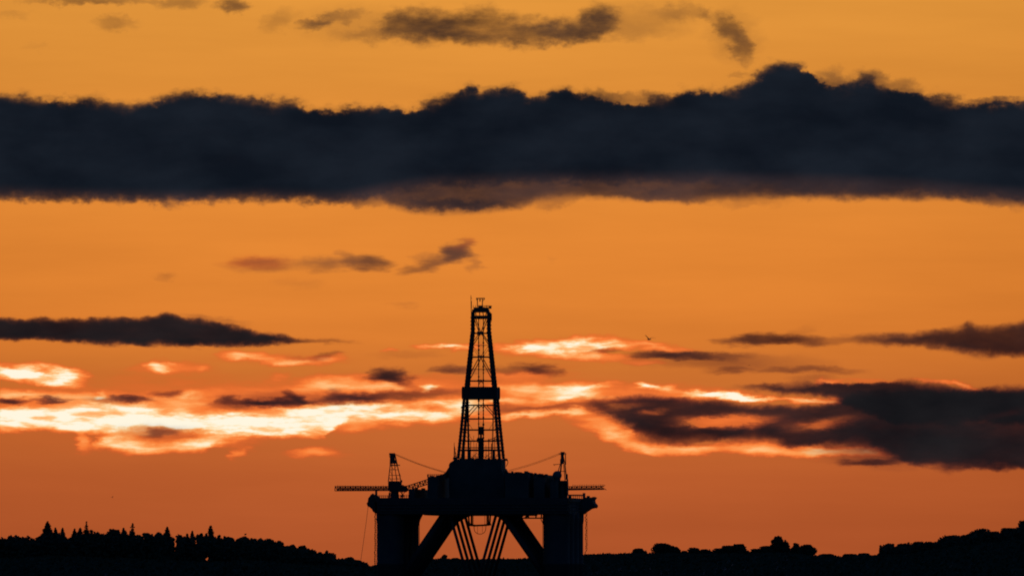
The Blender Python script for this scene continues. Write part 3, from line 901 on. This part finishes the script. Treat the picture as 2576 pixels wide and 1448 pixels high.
nm = noise(26, 17, 3, .6, 5.3)
PU = warp(warp(warp(P0, nb1, 62, 40), nm, 22, 17), nf, 7, 5)
PL = warp(warp(warp(P0, nl1, 80, 24), nm, 14, 6), nf, 5, 2)
def sep(p):
    return VM('DOT_PRODUCT', p, (1, 0, 0)), VM('DOT_PRODUCT', p, (0, 1, 0))
PUs, PLs = sep(PU), sep(PL)
P3s = sep(warp(warp(warp(P0, nb1, 40, 20), nm, 18, 9), nf, 3, 1.2))
PBs = sep(warp(warp(warp(P0, nb1, 50, 16), nm, 20, 6), nf, 4, 1))
P2s = sep(warp(warp(warp(P0, nb1, 34, 32), nm, 26, 22), nf, 4, 2))
tex1 = noise(120, 40, 5, .6, 12.0, False)
crisp = MR(noise(150, 90, 3, .5, 55.0, False), .36, .64, 1.9, .5)
tex2 = MR(noise(95, 20, 4, .55, 21.0, False), .28, .72)

C0, CW = -700.0, 3975.0
def curve(xs, pts):
    n = nd('ShaderNodeFloatCurve')
    mp = n.mapping; cv = mp.curves[0]; mp.use_clip = False
    pts = [((x - C0) / CW, y / 1500.0) for x, y in pts]
    if pts[0][0] > 0: pts = [(0.0, pts[0][1])] + pts
    if pts[-1][0] < 1: pts = pts + [(1.0, pts[-1][1])]
    cv.points[0].location = pts[0]; cv.points[1].location = pts[-1]
    for p in pts[1:-1]: cv.points.new(*p)
    for p in cv.points: p.handle_type = 'VECTOR'
    mp.update()
    put(n.inputs['Value'], M('MULTIPLY_ADD', xs, 1.0 / CW, -C0 / CW))
    return M('MULTIPLY', n.outputs[0], 1500.0)
class Sum:
    """running sum; each cloud is added as soon as it is made, to keep the shader's stack small"""
    def __init__(s): s.v = None; s.late = []
    def defer(s, x): s.late.append(x); return s
    def all(s):
        for x in s.late: s.take(x)
        return s.v
    def take(s, x): s.v = x if s.v is None else M('ADD', s.v, x); return s
    def append(s, x): pass
    def __iadd__(s, xs): return s
CUR = None
SZ = (1.18, 1.28)
def band(P, top, bot, st, sb, strength, xr=None):
    """a cloud deck between two edges of the chart, softened over st / sb units"""
    xs, ys = P
    def edge(d, w_):
        return MR(d if w_ > 0 else M('MULTIPLY', d, crisp), -abs(w_) * .5, abs(w_))
    a = edge(M('SUBTRACT', ys, curve(xs, top)), st)
    b = edge(M('SUBTRACT', curve(xs, bot), ys), sb)
    r = M('MULTIPLY', M('MULTIPLY', a, b), strength)
    if xr:
        for x0, x1 in xr: r = M('MULTIPLY', r, MR(xs, x0, x1))
    return CUR.defer(r)
def blob(P, x, y, w, h, s, rot=0.0, hard=.1):
    """soft elliptical cloud"""
    w *= SZ[0]; h *= SZ[1]
    d = VM('SUBTRACT', P, (x, y, 0))
    if rot:
        c_, s_ = math.cos(math.radians(rot)), math.sin(math.radians(rot))
        u = VM('DOT_PRODUCT', d, (c_ / w, s_ / w, 0)); v = VM('DOT_PRODUCT', d, (-s_ / h, c_ / h, 0))
        r = M('SQRT', M('MULTIPLY_ADD', u, u, M('MULTIPLY', v, v)))
    else:
        r = VM('LENGTH', VM('MULTIPLY', d, (1 / w, 1 / h, 0)))
    return CUR.take(MR(r, 1.15, hard, 0, s))
# ---- optical thickness of the dark clouds
T = CUR = Sum()
# main deck
mtop = [(-600, 252), (0, 251), (100, 260), (225, 262), (325, 272), (390, 265), (425, 250), (500, 242), (545, 239), (566, 252), (625, 258), (700, 266), (735, 265), (780, 280),
        (850, 285), (925, 275), (1000, 277), (1020, 293), (1050, 275), (1100, 262), (1150, 238), (1188, 222), (1208, 238), (1250, 232), (1287, 226), (1312, 236), (1328, 254),
        (1387, 240), (1432, 231), (1460, 248), (1500, 250), (1567, 268), (1667, 254), (1717, 240), (1777, 234), (1807, 242), (1852, 236), (1887, 210), (1927, 180), (1957, 167),
        (2002, 171), (2032, 184), (2050, 212), (2087, 222), (2140, 215), (2177, 198), (2212, 222), (2262, 240), (2317, 240), (2377, 258), (2412, 266), (2487, 264), (2575, 262), (3200, 255)]
mbot = [(-600, 470), (0, 472), (200, 478), (400, 484), (520, 484), (640, 476), (760, 482), (860, 484), (930, 470), (1000, 458), (1100, 444), (1300, 438), (1500, 436), (1800, 436), (2100, 443),
        (2300, 452), (2420, 464), (2575, 476), (3200, 480)]
T.append(band(P2s, mtop, [(x, y + 14) for x, y in mbot], -24, 46, 8.0))
crest = [(x, y - 15) for x, y in mtop]
T.append(band(PUs, crest, [(x, y + 30) for x, y in mtop], -24, 30, M('MULTIPLY', tex1, 1.5)))
sbot = [(-600, 494), (0, 494), (200, 496), (330, 498), (390, 504), (440, 500), (520, 500), (600, 494), (750, 494), (880, 502), (960, 506), (1000, 524), (1080, 533), (1200, 533), (1290, 524), (1350, 506), (1420, 497),
        (1560, 498), (1650, 504), (1720, 505), (1800, 501), (1900, 496), (1980, 493), (2100, 497), (2250, 499), (2400, 497), (2480, 508), (2575, 514), (3200, 510)]
stop = [(-600, 440), (0, 450), (900, 450), (1000, 440), (1300, 425), (3200, 430)]
T.append(band(PBs, stop, sbot, 20, 26, M('MULTIPLY', M('MULTIPLY_ADD', tex1, .9, 2.05), MR(P2s[0], 1450, 2050, 1, 1.3))))
T.append(blob(PU, 1145, 514, 140, 13, 1.7, 0)); T.append(blob(PU, 2150, 470, 330, 28, .9)); T.append(blob(PU, 1620, 492, 180, 10, .7, 2))
T.append(blob(PU, 410, 508, 48, 15, .8, 12)); T.append(blob(PU, 225, 500, 60, 10, .7, -6)); T.append(blob(PU, 60, 497, 90, 9, .5)); T.append(blob(PU, 620, 500, 80, 11, .6, 5)); T.append(blob(PU, 880, 508, 90, 11, .7, 4)); T.append(blob(PU, 1880, 508, 120, 14, .3)); T.append(blob(PU, 1400, 512, 60, 14, .45, -10)); T.append(blob(PU, 2500, 512, 70, 10, .4, 8))
# wisps on its crest
T += [blob(PU, 1520, 244, 60, 18, .9, 10), blob(PU, 2105, 205, 55, 26, .9, 12), blob(PU, 2200, 196, 50, 16, .7, 20), blob(PU, 2280, 224, 50, 20, .6, 15), blob(PU, 590, 252, 45, 13, .8, 12), blob(PU, 1640, 246, 120, 14, .6, 4), blob(PU, 2500, 254, 60, 8, .5)]
# high scraps
T.append(band(P2s, [(940, 72), (970, 42), (1000, 30), (1080, 32), (1150, 36), (1190, 20), (1240, 18), (1280, 36), (1330, 46), (1400, 52), (1452, 50), (1475, 28), (1510, 14), (1545, 18), (1575, 50)],
              [(940, 92), (1000, 100), (1100, 104), (1200, 112), (1330, 120), (1400, 114), (1460, 104), (1520, 95), (1575, 60)], 36, 24, M('MULTIPLY_ADD', tex1, 2.0, .15), ((925, 985), (1600, 1510))))
T += [blob(PU, 1060, 66, 110, 42, .75), blob(PU, 1412, 84, 130, 26, .8), blob(PU, 1507, 40, 45, 34, .35), blob(PU, 1620, 52, 130, 44, .30), blob(PU, 1590, 80, 90, 24, .2),
      blob(PU, 225, 2, 170, 12, .75), blob(PU, 450, 8, 70, 18, .55), blob(PU, 585, 17, 42, 17, 1.15, 10), blob(PU, 290, 61, 55, 18, .42), blob(PU, 795, 62, 42, 14, .95, -8), blob(PU, 700, 54, 55, 24, .32, -20),
      blob(PU, 850, 44, 80, 14, .5, -10), blob(PU, 920, 90, 80, 18, .45), blob(PU, 880, 60, 130, 46, .18), blob(PU, 1707, 34, 66, 22, .42), blob(PU, 1772, 33, 25, 18, .55, 30), blob(PU, 1830, 72, 44, 28, 1.0, 40), blob(PU, 1866, 118, 24, 42, .85, -10),
      blob(PU, 1846, 92, 74, 60, .3, 40), blob(PU, 1857, 190, 22, 8, .3), blob(PU, 30, 38, 60, 10, .15), blob(PU, 90, 120, 40, 10, .08)]
# small mid-sky clouds
T += [blob(PL, 668, 666, 98, 20, .55), blob(PL, 640, 657, 60, 10, .25), blob(PL, 820, 664, 66, 17, .75), blob(PL, 868, 646, 26, 16, .5), blob(PL, 925, 660, 62, 18, 1.6, 3), blob(PL, 1150, 634, 46, 23, 1.6, -22), blob(PL, 1105, 656, 56, 17, .95, -18), blob(PL, 1045, 674, 50, 12, .65, -14),
      blob(PL, 1192, 662, 18, 20, .35), blob(PL, 1065, 650, 30, 14, .25, -20), blob(PL, 414, 695, 30, 11, .28), blob(PL, 750, 712, 70, 13, .12), blob(PL, 1015, 766, 42, 7, .16), blob(PL, 1390, 655, 20, 8, .06)]
# low left deck and its tail
T.append(band(P3s, [(-600, 800), (0, 804), (100, 804), (200, 803), (300, 802), (390, 798), (415, 789), (435, 788), (455, 799), (500, 805), (560, 815), (620, 829), (680, 840), (740, 851), (800, 859)],
              [(-600, 852), (0, 852), (120, 853), (190, 858), (240, 863), (400, 865), (560, 867), (650, 866), (720, 862), (800, 858)], 16, 14, 4.6, ((810, 720),)))
T += [blob(PL, 800, 857, 95, 6, .55, 2), blob(PL, 470, 862, 260, 10, .7), blob(PL, 540, 808, 90, 12, .5, 8), blob(PL, 1020, 891, 90, 8, .12)]
# right streaks
T.append(band(P3s, [(2140, 860), (2180, 848), (2225, 840), (2250, 838), (2290, 845), (2330, 832), (2400, 827), (2425, 822), (2440, 812), (2455, 824), (2520, 818), (2575, 808), (3200, 800)],
              [(2140, 862), (2250, 868), (2330, 870), (2400, 879), (2440, 890), (2520, 894), (2575, 896), (3200, 898)], 22, 20, 2.5, ((2120, 2300),)))
T += [blob(PL, 1923, 852, 85, 14, 1.6), blob(PL, 1850, 858, 62, 11, .9), blob(PL, 2010, 855, 66, 12, .9, 4), blob(PL, 2110, 857, 120, 10, .42, -3), blob(PL, 2230, 852, 90, 14, .7), blob(PL, 1990, 845, 60, 14, .2, -20), blob(PL, 2420, 880, 80, 14, .4, 12),
      blob(PL, 2010, 929, 92, 9, .6), blob(PL, 1850, 930, 55, 8, .6), blob(PL, 2100, 933, 70, 8, .3), blob(PL, 1900, 912, 180, 24, .28), blob(PL, 1660, 891, 82, 10, 1.5), blob(PL, 1728, 893, 85, 10, 1.1), blob(PL, 1807, 894, 100, 11, .65), blob(PL, 1520, 883, 42, 6, .5),
      blob(PL, 1755, 909, 170, 18, .3), blob(PL, 1364, 930, 48, 14, 1.2, 4), blob(PL, 1325, 924, 46, 10, .5), blob(PL, 1268, 930, 50, 10, .45), blob(PL, 1146, 931, 62, 10, .95), blob(PL, 980, 943, 56, 17, 2.3, 6), blob(PL, 1000, 958, 50, 12, .35, 20), blob(PL, 2050, 950, 60, 10, .25)]
# dark streak over the white band
T += [blob(PL, 708, 1011, 95, 11, 1.9, -2), blob(PL, 640, 1013, 60, 7, 1.2), blob(PL, 744, 998, 34, 12, 1.2, 20), blob(PL, 571, 1003, 30, 12, 1.3), blob(PL, 580, 1016, 60, 11, .6), blob(PL, 886, 1001, 80, 11, 1.6, -2), blob(PL, 844, 987, 22, 12, .6), blob(PL, 974, 995, 95, 13, .85, -4), blob(PL, 1088, 988, 95, 11, .55, -4),
      blob(PL, 700, 1003, 180, 18, .35), blob(PL, 24, 1009, 52, 8, 1.9), blob(PL, 132, 1006, 48, 6, 1.4), blob(PL, 332, 1002, 56, 8, 1.5, 3), blob(PL, 420, 990, 44, 8, .8), blob(PL, 275, 1004, 70, 9, .45), blob(PL, 400, 1088, 46, 12, .75, -8), blob(PL, 392, 1086, 100, 20, .25), blob(PL, 815, 894, 42, 8, .5, -8),
      blob(PL, 770, 902, 60, 8, .2)]
# big cloud on the right
ut = [(1780, 974), (1837, 969), (1952, 964), (2010, 966), (2038, 961), (2084, 967), (2125, 964), (2211, 962), (2262, 959), (2326, 964), (2374, 969), (2412, 979), (2455, 983), (2483, 976), (2526, 975), (2575, 976), (3200, 985)]
ub = [(1780, 976), (1837, 979), (1923, 985), (2010, 992), (2070, 996), (2110, 1004), (2160, 1030), (2250, 1065), (3200, 1065)]
T.append(band(P3s, ut, ub, -13, 14, 2.6, ((1800, 2060),)))
lt = [(1400, 1018), (1476, 1011), (1507, 1003), (1572, 998), (1650, 995), (1676, 997), (1715, 1003), (1755, 1006), (1833, 1011), (1895, 1019), (1981, 1019), (2060, 1021), (2100, 1010), (2140, 992), (2200, 985), (3200, 985)]
lb = [(1400, 1020), (1476, 1022), (1507, 1038), (1546, 1047), (1580, 1066), (1598, 1092), (1650, 1106), (1690, 1114), (1728, 1114), (1780, 1107), (1833, 1104), (1895, 1100), (1938, 1104), (1961, 1117), (2010, 1124), (2053, 1121), (2096, 1116), (2153, 1117), (2185, 1123), (2219, 1136), (2245, 1152), (2300, 1170), (2383, 1178), (2498, 1181), (2575, 1181), (3200, 1185)]
T.append(band(P3s, lt, lb, 16, -18, 2.3, ((1420, 1600),)))
T += [blob(PL, 1400, 1022, 110, 6, .5, -3), blob(PL, 1300, 1026, 60, 10, .3), blob(PL, 1230, 1031, 60, 10, .25), blob(PL, 2260, 1100, 220, 60, 1.4), blob(PL, 2450, 1120, 200, 50, 1.2), blob(PL, 2350, 1010, 260, 36, .9), blob(PL, 2185, 1162, 80, 8, 1.4),
      blob(PL, 1640, 1075, 90, 22, .7, 18), blob(PL, 1850, 1085, 200, 14, .6), blob(PL, 1510, 1030, 50, 16, .5, 25),
      blob(PL, 1825, 1058, 140, 21, -3.0, -2), blob(PL, 1770, 1063, 70, 8, -.9, -6), blob(PL, 2062, 1066, 110, 18, -2.3, -7), blob(PL, 1645, 1034, 36, 9, -1.6), blob(PL, 1572, 1022, 60, 9, -1.3, -6), blob(PL, 2525, 1040, 100, 15, -1.9, -10), blob(PL, 2370, 1052, 120, 10, -.5), blob(PL, 2420, 1166, 130, 10, -.9), blob(PL, 1700, 1020, 70, 10, -.3, -10)]
Tt = T.all()
Tt = M('MAXIMUM', M('MULTIPLY', Tt, M('MULTIPLY_ADD', tex1, .5, .75)), 0.0)
Tt = M('MULTIPLY', Tt, MR(sy, 760, 960, 1.0, 1.45))

# ---- glow of the sunlit streaks
G = CUR = Sum(); SZ = (1.2, 1.35)
wt = [(-600, 1030), (0, 1029), (190, 1019), (370, 1020), (425, 1034), (525, 1040), (575, 1036), (611, 1032), (690, 1031), (761, 1024), (824, 1017), (911, 1016), (1011, 1011), (1111, 1007), (1180, 1004), (1260, 1000)]
wb = [(-600, 1082), (0, 1081), (100, 1077), (225, 1081), (278, 1083), (325, 1072), (375, 1076), (412, 1070), (450, 1076), (488, 1086), (550, 1094), (600, 1097), (640, 1093), (710, 1094), (786, 1096), (824, 1092), (850, 1062), (880, 1053), (936, 1054), (1011, 1063), (1111, 1054), (1161, 1049), (1260, 1046)]
wt = [(x, y - 6) for x, y in wt]; wb = [(x, y + 5) for x, y in wb]
G.append(band(PLs, wt, wb, 22, 18, M('MULTIPLY', M('MULTIPLY_ADD', tex2, .36, .70), MR(PLs[0], 1240, 760, .62, 1)), ((1275, 1150),)))
G += [blob(PL, 500, 1062, 330, 16, .25), blob(PL, 830, 1030, 60, 16, .25, -8), blob(PL, 1060, 1028, 80, 8, -.28), blob(PL, 640, 1047, 70, 6, -.25), blob(PL, 870, 1072, 70, 16, .32), blob(PL, 930, 1062, 50, 16, .2)]
G.append(band(PLs, [(180, 1118), (225, 1118), (260, 1096), (300, 1092), (350, 1106), (400, 1112), (450, 1108), (500, 1096), (560, 1092), (610, 1092)], [(180, 1122), (200, 1127), (260, 1131), (320, 1139), (400, 1142), (450, 1140), (520, 1130), (570, 1112), (610, 1100)], 20, 20, .66, ((185, 250), (615, 520))))
G += [blob(PL, 300, 965, 420, 46, .10), blob(PL, 760, 985, 480, 44, .10), blob(PL, 1420, 985, 360, 50, .12), blob(PL, 330, 1100, 380, 46, .08), blob(PL, 1500, 880, 260, 34, .09), blob(PL, 1000, 1055, 240, 26, .12)]
G += [blob(PL, 208, 1112, 20, 24, .35), blob(PL, 392, 1088, 120, 20, .26), blob(PL, 300, 1085, 110, 12, .2)]
G.append(band(PLs, [(-600, 905), (0, 912), (100, 914), (137, 917), (200, 932), (250, 952)], [(-600, 940), (0, 946), (62, 961), (150, 971), (200, 967), (250, 956)], 18, 20, M('MULTIPLY_ADD', tex2, .45, .52), ((265, 195),)))
G += [blob(PL, 70, 953, 140, 12, .3, 7), blob(PL, 55, 927, 90, 6, -.32, 7),
      blob(PL, 20, 990, 90, 11, .38), blob(PL, 160, 994, 150, 14, .24), blob(PL, 250, 996, 18, 8, .3), blob(PL, 482, 991, 28, 14, .26), blob(PL, 300, 1008, 420, 18, .30), blob(PL, 470, 1024, 90, 14, .3),
      blob(PL, 398, 924, 34, 13, .5), blob(PL, 430, 925, 110, 14, .24), blob(PL, 507, 926, 24, 9, .16), blob(PL, 400, 910, 16, 12, .2), blob(PL, 636, 897, 66, 10, .36), blob(PL, 585, 892, 36, 14, .28), blob(PL, 724, 911, 58, 11, .46, 3), blob(PL, 815, 903, 60, 12, .3), blob(PL, 704, 949, 40, 11, .17, -8), blob(PL, 680, 902, 220, 16, .12),
      blob(PL, 840, 962, 105, 20, .36, -4), blob(PL, 949, 972, 70, 11, .36), blob(PL, 900, 975, 200, 24, .16), blob(PL, 986, 880, 26, 6, .26), blob(PL, 1095, 871, 56, 9, .6), blob(PL, 1160, 871, 56, 9, .55), blob(PL, 1079, 973, 32, 7, .52, -8), blob(PL, 1100, 962, 110, 26, .16), blob(PL, 650, 990, 260, 18, .14),
      blob(PL, 606, 1139, 25, 15, .32, -30), blob(PL, 786, 1136, 76, 14, .36, -3), blob(PL, 840, 1145, 60, 8, .12), blob(PL, 1180, 1020, 60, 40, .14), blob(PL, 560, 1110, 100, 14, .18)]
G.append(band(PLs, [(1225, 880), (1250, 866), (1340, 855), (1430, 850), (1480, 847), (1535, 843), (1560, 852), (1620, 859), (1690, 867), (1720, 871), (1790, 884)], [(1225, 884), (1250, 886), (1340, 894), (1430, 898), (1490, 896), (1540, 882), (1600, 874), (1680, 878), (1760, 884), (1790, 888)], 15, 20, M('MULTIPLY_ADD', tex2, .45, .40), ((1220, 1270), (1810, 1690))))
G += [blob(PL, 1430, 872, 130, 16, .22), blob(PL, 1500, 900, 130, 9, .24), blob(PL, 1620, 912, 60, 7, .22), blob(PL, 1520, 885, 60, 8, -.15), blob(PL, 1320, 940, 110, 12, .14), blob(PL, 1290, 955, 80, 22, .14),
      blob(PL, 1442, 981, 66, 18, .5, -4), blob(PL, 1338, 978, 95, 15, .36), blob(PL, 1268, 1006, 40, 9, .48), blob(PL, 1420, 1000, 90, 9, .42, -3), blob(PL, 1500, 970, 60, 7, .35, -8), blob(PL, 1622, 969, 24, 9, .78), blob(PL, 1663, 976, 48, 8, .36), blob(PL, 1757, 990, 52, 9, .62, 3), blob(PL, 1822, 996, 66, 9, .6, 4), blob(PL, 1885, 1002, 70, 8, .42, 4), blob(PL, 1923, 1004, 64, 7, .42),
      blob(PL, 2032, 1007, 66, 8, .6), blob(PL, 1846, 992, 26, 10, .4), blob(PL, 2100, 1010, 40, 8, .3), blob(PL, 1520, 990, 300, 26, .2), blob(PL, 1790, 994, 150, 18, .2), blob(PL, 1390, 1037, 110, 9, .42, -4), blob(PL, 1280, 1048, 76, 8, .38, -6), blob(PL, 1350, 1020, 160, 40, .14),
      blob(PL, 1494, 1066, 70, 15, .3, 8), blob(PL, 1540, 1088, 50, 20, .4), blob(PL, 1480, 1045, 90, 14, .22, 10), blob(PL, 1575, 1112, 90, 16, .3, 16), blob(PL, 1680, 1130, 120, 13, .36, 3), blob(PL, 1806, 1127, 120, 13, .37, -2), blob(PL, 1905, 1123, 70, 20, .42), blob(PL, 2010, 1138, 120, 12, .44), blob(PL, 2125, 1134, 95, 15, .44, -2), blob(PL, 2205, 1140, 40, 11, .3, 8),
      blob(PL, 1620, 1108, 130, 26, .12, 20), blob(PL, 2354, 959, 66, 7, .3, 5), blob(PL, 2432, 971, 42, 9, .36, 14), blob(PL, 2084, 960, 46, 8, .34), blob(PL, 2200, 957, 120, 6, .14), blob(PL, 1830, 1058, 140, 20, .26), blob(PL, 2060, 1066, 110, 14, .16), blob(PL, 1640, 1034, 36, 9, .12), blob(PL, 2530, 1040, 100, 14, .16),
      blob(PL, 1400, 920, 90, 10, .06), blob(PL, 655, 660, 105, 20, .17), blob(PL, 1162, 618, 44, 14, .16, -20)]
Gt = M('MULTIPLY', G.all(), M('MULTIPLY_ADD', tex2, .34, .83))

# ---- clear-sky colour near the sunset, by height
vy = M('MULTIPLY_ADD', sy, 1 / 1900.0, 450 / 1900.0, clamp=True)
def yy(Y): return (Y + 450) / 1900.0
clear = RAMP(vy, [(0.0, lin((214, 158, 78))), (yy(0), lin((224, 148, 59))), (yy(200), lin((221, 142, 56))), (yy(400), lin((222, 137, 54))), (yy(560), lin((226, 135, 52))), (yy(720), lin((224, 131, 50))), (yy(850), lin((218, 124, 48))),
                  (yy(940), lin((206, 114, 47))), (yy(1080), lin((197, 103, 47))), (yy(1200), lin((187, 93, 45))), (yy(1320), lin((177, 86, 43))), (yy(1448), lin((172, 82, 42)))])
side = M('POWER', M('ABSOLUTE', M('MULTIPLY', M('SUBTRACT', sx, 1150), 1 / 1400.0)), 2.0)
clear = MIX(1.0, clear, RAMP(noise(900, 110, 4, .55, 41.0, False), [(.3, (.96, .95, .94, 1)), (.7, (1.04, 1.04, 1.04, 1))]), 'MULTIPLY')
clear = MIX(1.0, clear, RAMP(M('MULTIPLY', side, MR(sy, 300, 1300, .3, .5)), [(0, (1.02, 1.02, 1.02, 1)), (1, (.76, .72, .66, 1))]), 'MULTIPLY')
lit = RAMP(Gt, [(0.0, lin((205, 86, 40))), (.14, lin((228, 97, 43))), (.34, lin((248, 126, 55))), (.52, lin((255, 158, 84))), (.70, lin((255, 197, 132))), (.86, lin((255, 230, 186))), (1.0, lin((255, 246, 222)))])
col = MIX(MR(Gt, .0, .34), clear, lit)
# dark clouds: coloured extinction (redder near the horizon) plus a little blue-grey light of their own
low = MR(sy, 520, 980)
kr = MR(low, 0, 1, 1.0, .88, False); kg = MR(low, 0, 1, 1.0, 1.0, False); kb = MR(low, 0, 1, .92, .80, False)
def ext(kc): return M('EXPONENT', M('MULTIPLY', M('MULTIPLY', Tt, kc), -1.0))
tr = nd('ShaderNodeCombineColor'); LK(ext(kr), tr.inputs[0]); LK(ext(kg), tr.inputs[1]); LK(ext(kb), tr.inputs[2])
col = MIX(1.0, col, tr.outputs[0], 'MULTIPLY')
own = MIX(MR(sy, 560, 860), MIX(MR(M('SUBTRACT', sy, curve(sx, mbot)), -14, 26), lin((19, 25, 34)), lin((46, 38, 42))), lin((24, 24, 27)))
own = MIX(1.0, own, RAMP(noise(260, 120, 4, .5, 33.0, False), [(.3, (.72, .74, .78, 1)), (.7, (1.5, 1.42, 1.35, 1))]), 'MULTIPLY')
col = MIX(1.0, col, MIX(M('SUBTRACT', 1.0, ext(1.0)), (0, 0, 0, 1), own), 'ADD')
# away from the sunset: the dim dusk sky
sky = nd('ShaderNodeTexSky', sky_type='NISHITA')
SUN_EL, SUN_AZ = math.radians(1.2), math.radians(-1.2)
sky.sun_disc = False; sky.sun_elevation = SUN_EL; sky.sun_rotation = SUN_AZ
sky.air_density = 1.0; sky.dust_density = .2; sky.ozone_density = 5.0
bgs = nd('ShaderNodeBackground'); LK(sky.outputs[0], bgs.inputs[0]); bgs.inputs[1].default_value = .105
bgc = nd('ShaderNodeBackground'); LK(col, bgc.inputs[0]); bgc.inputs[1].default_value = 1.0
sd = (math.sin(SUN_AZ) * math.cos(EL0), math.cos(SUN_AZ) * math.cos(EL0), math.sin(EL0))
ca = VM('DOT_PRODUCT', tc.outputs['Generated'], sd)
mx = nd('ShaderNodeMixShader'); LK(MR(ca, math.cos(.24), math.cos(.065)), mx.inputs[0]); LK(bgs.outputs[0], mx.inputs[1]); LK(bgc.outputs[0], mx.inputs[2])
out = nd('ShaderNodeOutputWorld'); LK(mx.outputs[0], out.inputs['Surface'])
W.cycles.sampling_method = 'MANUAL'; W.cycles.sample_map_resolution = 512

# the sun itself, low behind the cloud
sl_ = bpy.data.lights.new('sun', 'SUN'); sl_.energy = .04; sl_.angle = math.radians(10); sl_.color = (1, .55, .25)
so = bpy.data.objects.new('sun', sl_); COL.objects.link(so)
so.rotation_euler = Vector((-math.sin(SUN_AZ) * math.cos(SUN_EL), -math.cos(SUN_AZ) * math.cos(SUN_EL), -math.sin(SUN_EL))).to_track_quat('-Z', 'Y').to_euler()

# ------------------------------------------------------------------ camera
cd = bpy.data.cameras.new('camera'); cam = bpy.data.objects.new('camera', cd); COL.objects.link(cam)
cam.location = (0, 0, HC); cam.rotation_euler = (math.pi / 2 + EL0, 0, 0)
cd.sensor_width = 36; cd.lens = 36 * RD / (2575 * U) / math.cos(EL0) * 1.0
cd.clip_start = 1; cd.clip_end = 120000
S.camera = cam
S.view_settings.view_transform = 'Standard'; S.view_settings.look = 'None'
S.view_settings.exposure = 0; S.view_settings.gamma = 1
S.cycles.max_bounces = 3; S.cycles.diffuse_bounces = 1
S.cycles.filter_width = 1.9
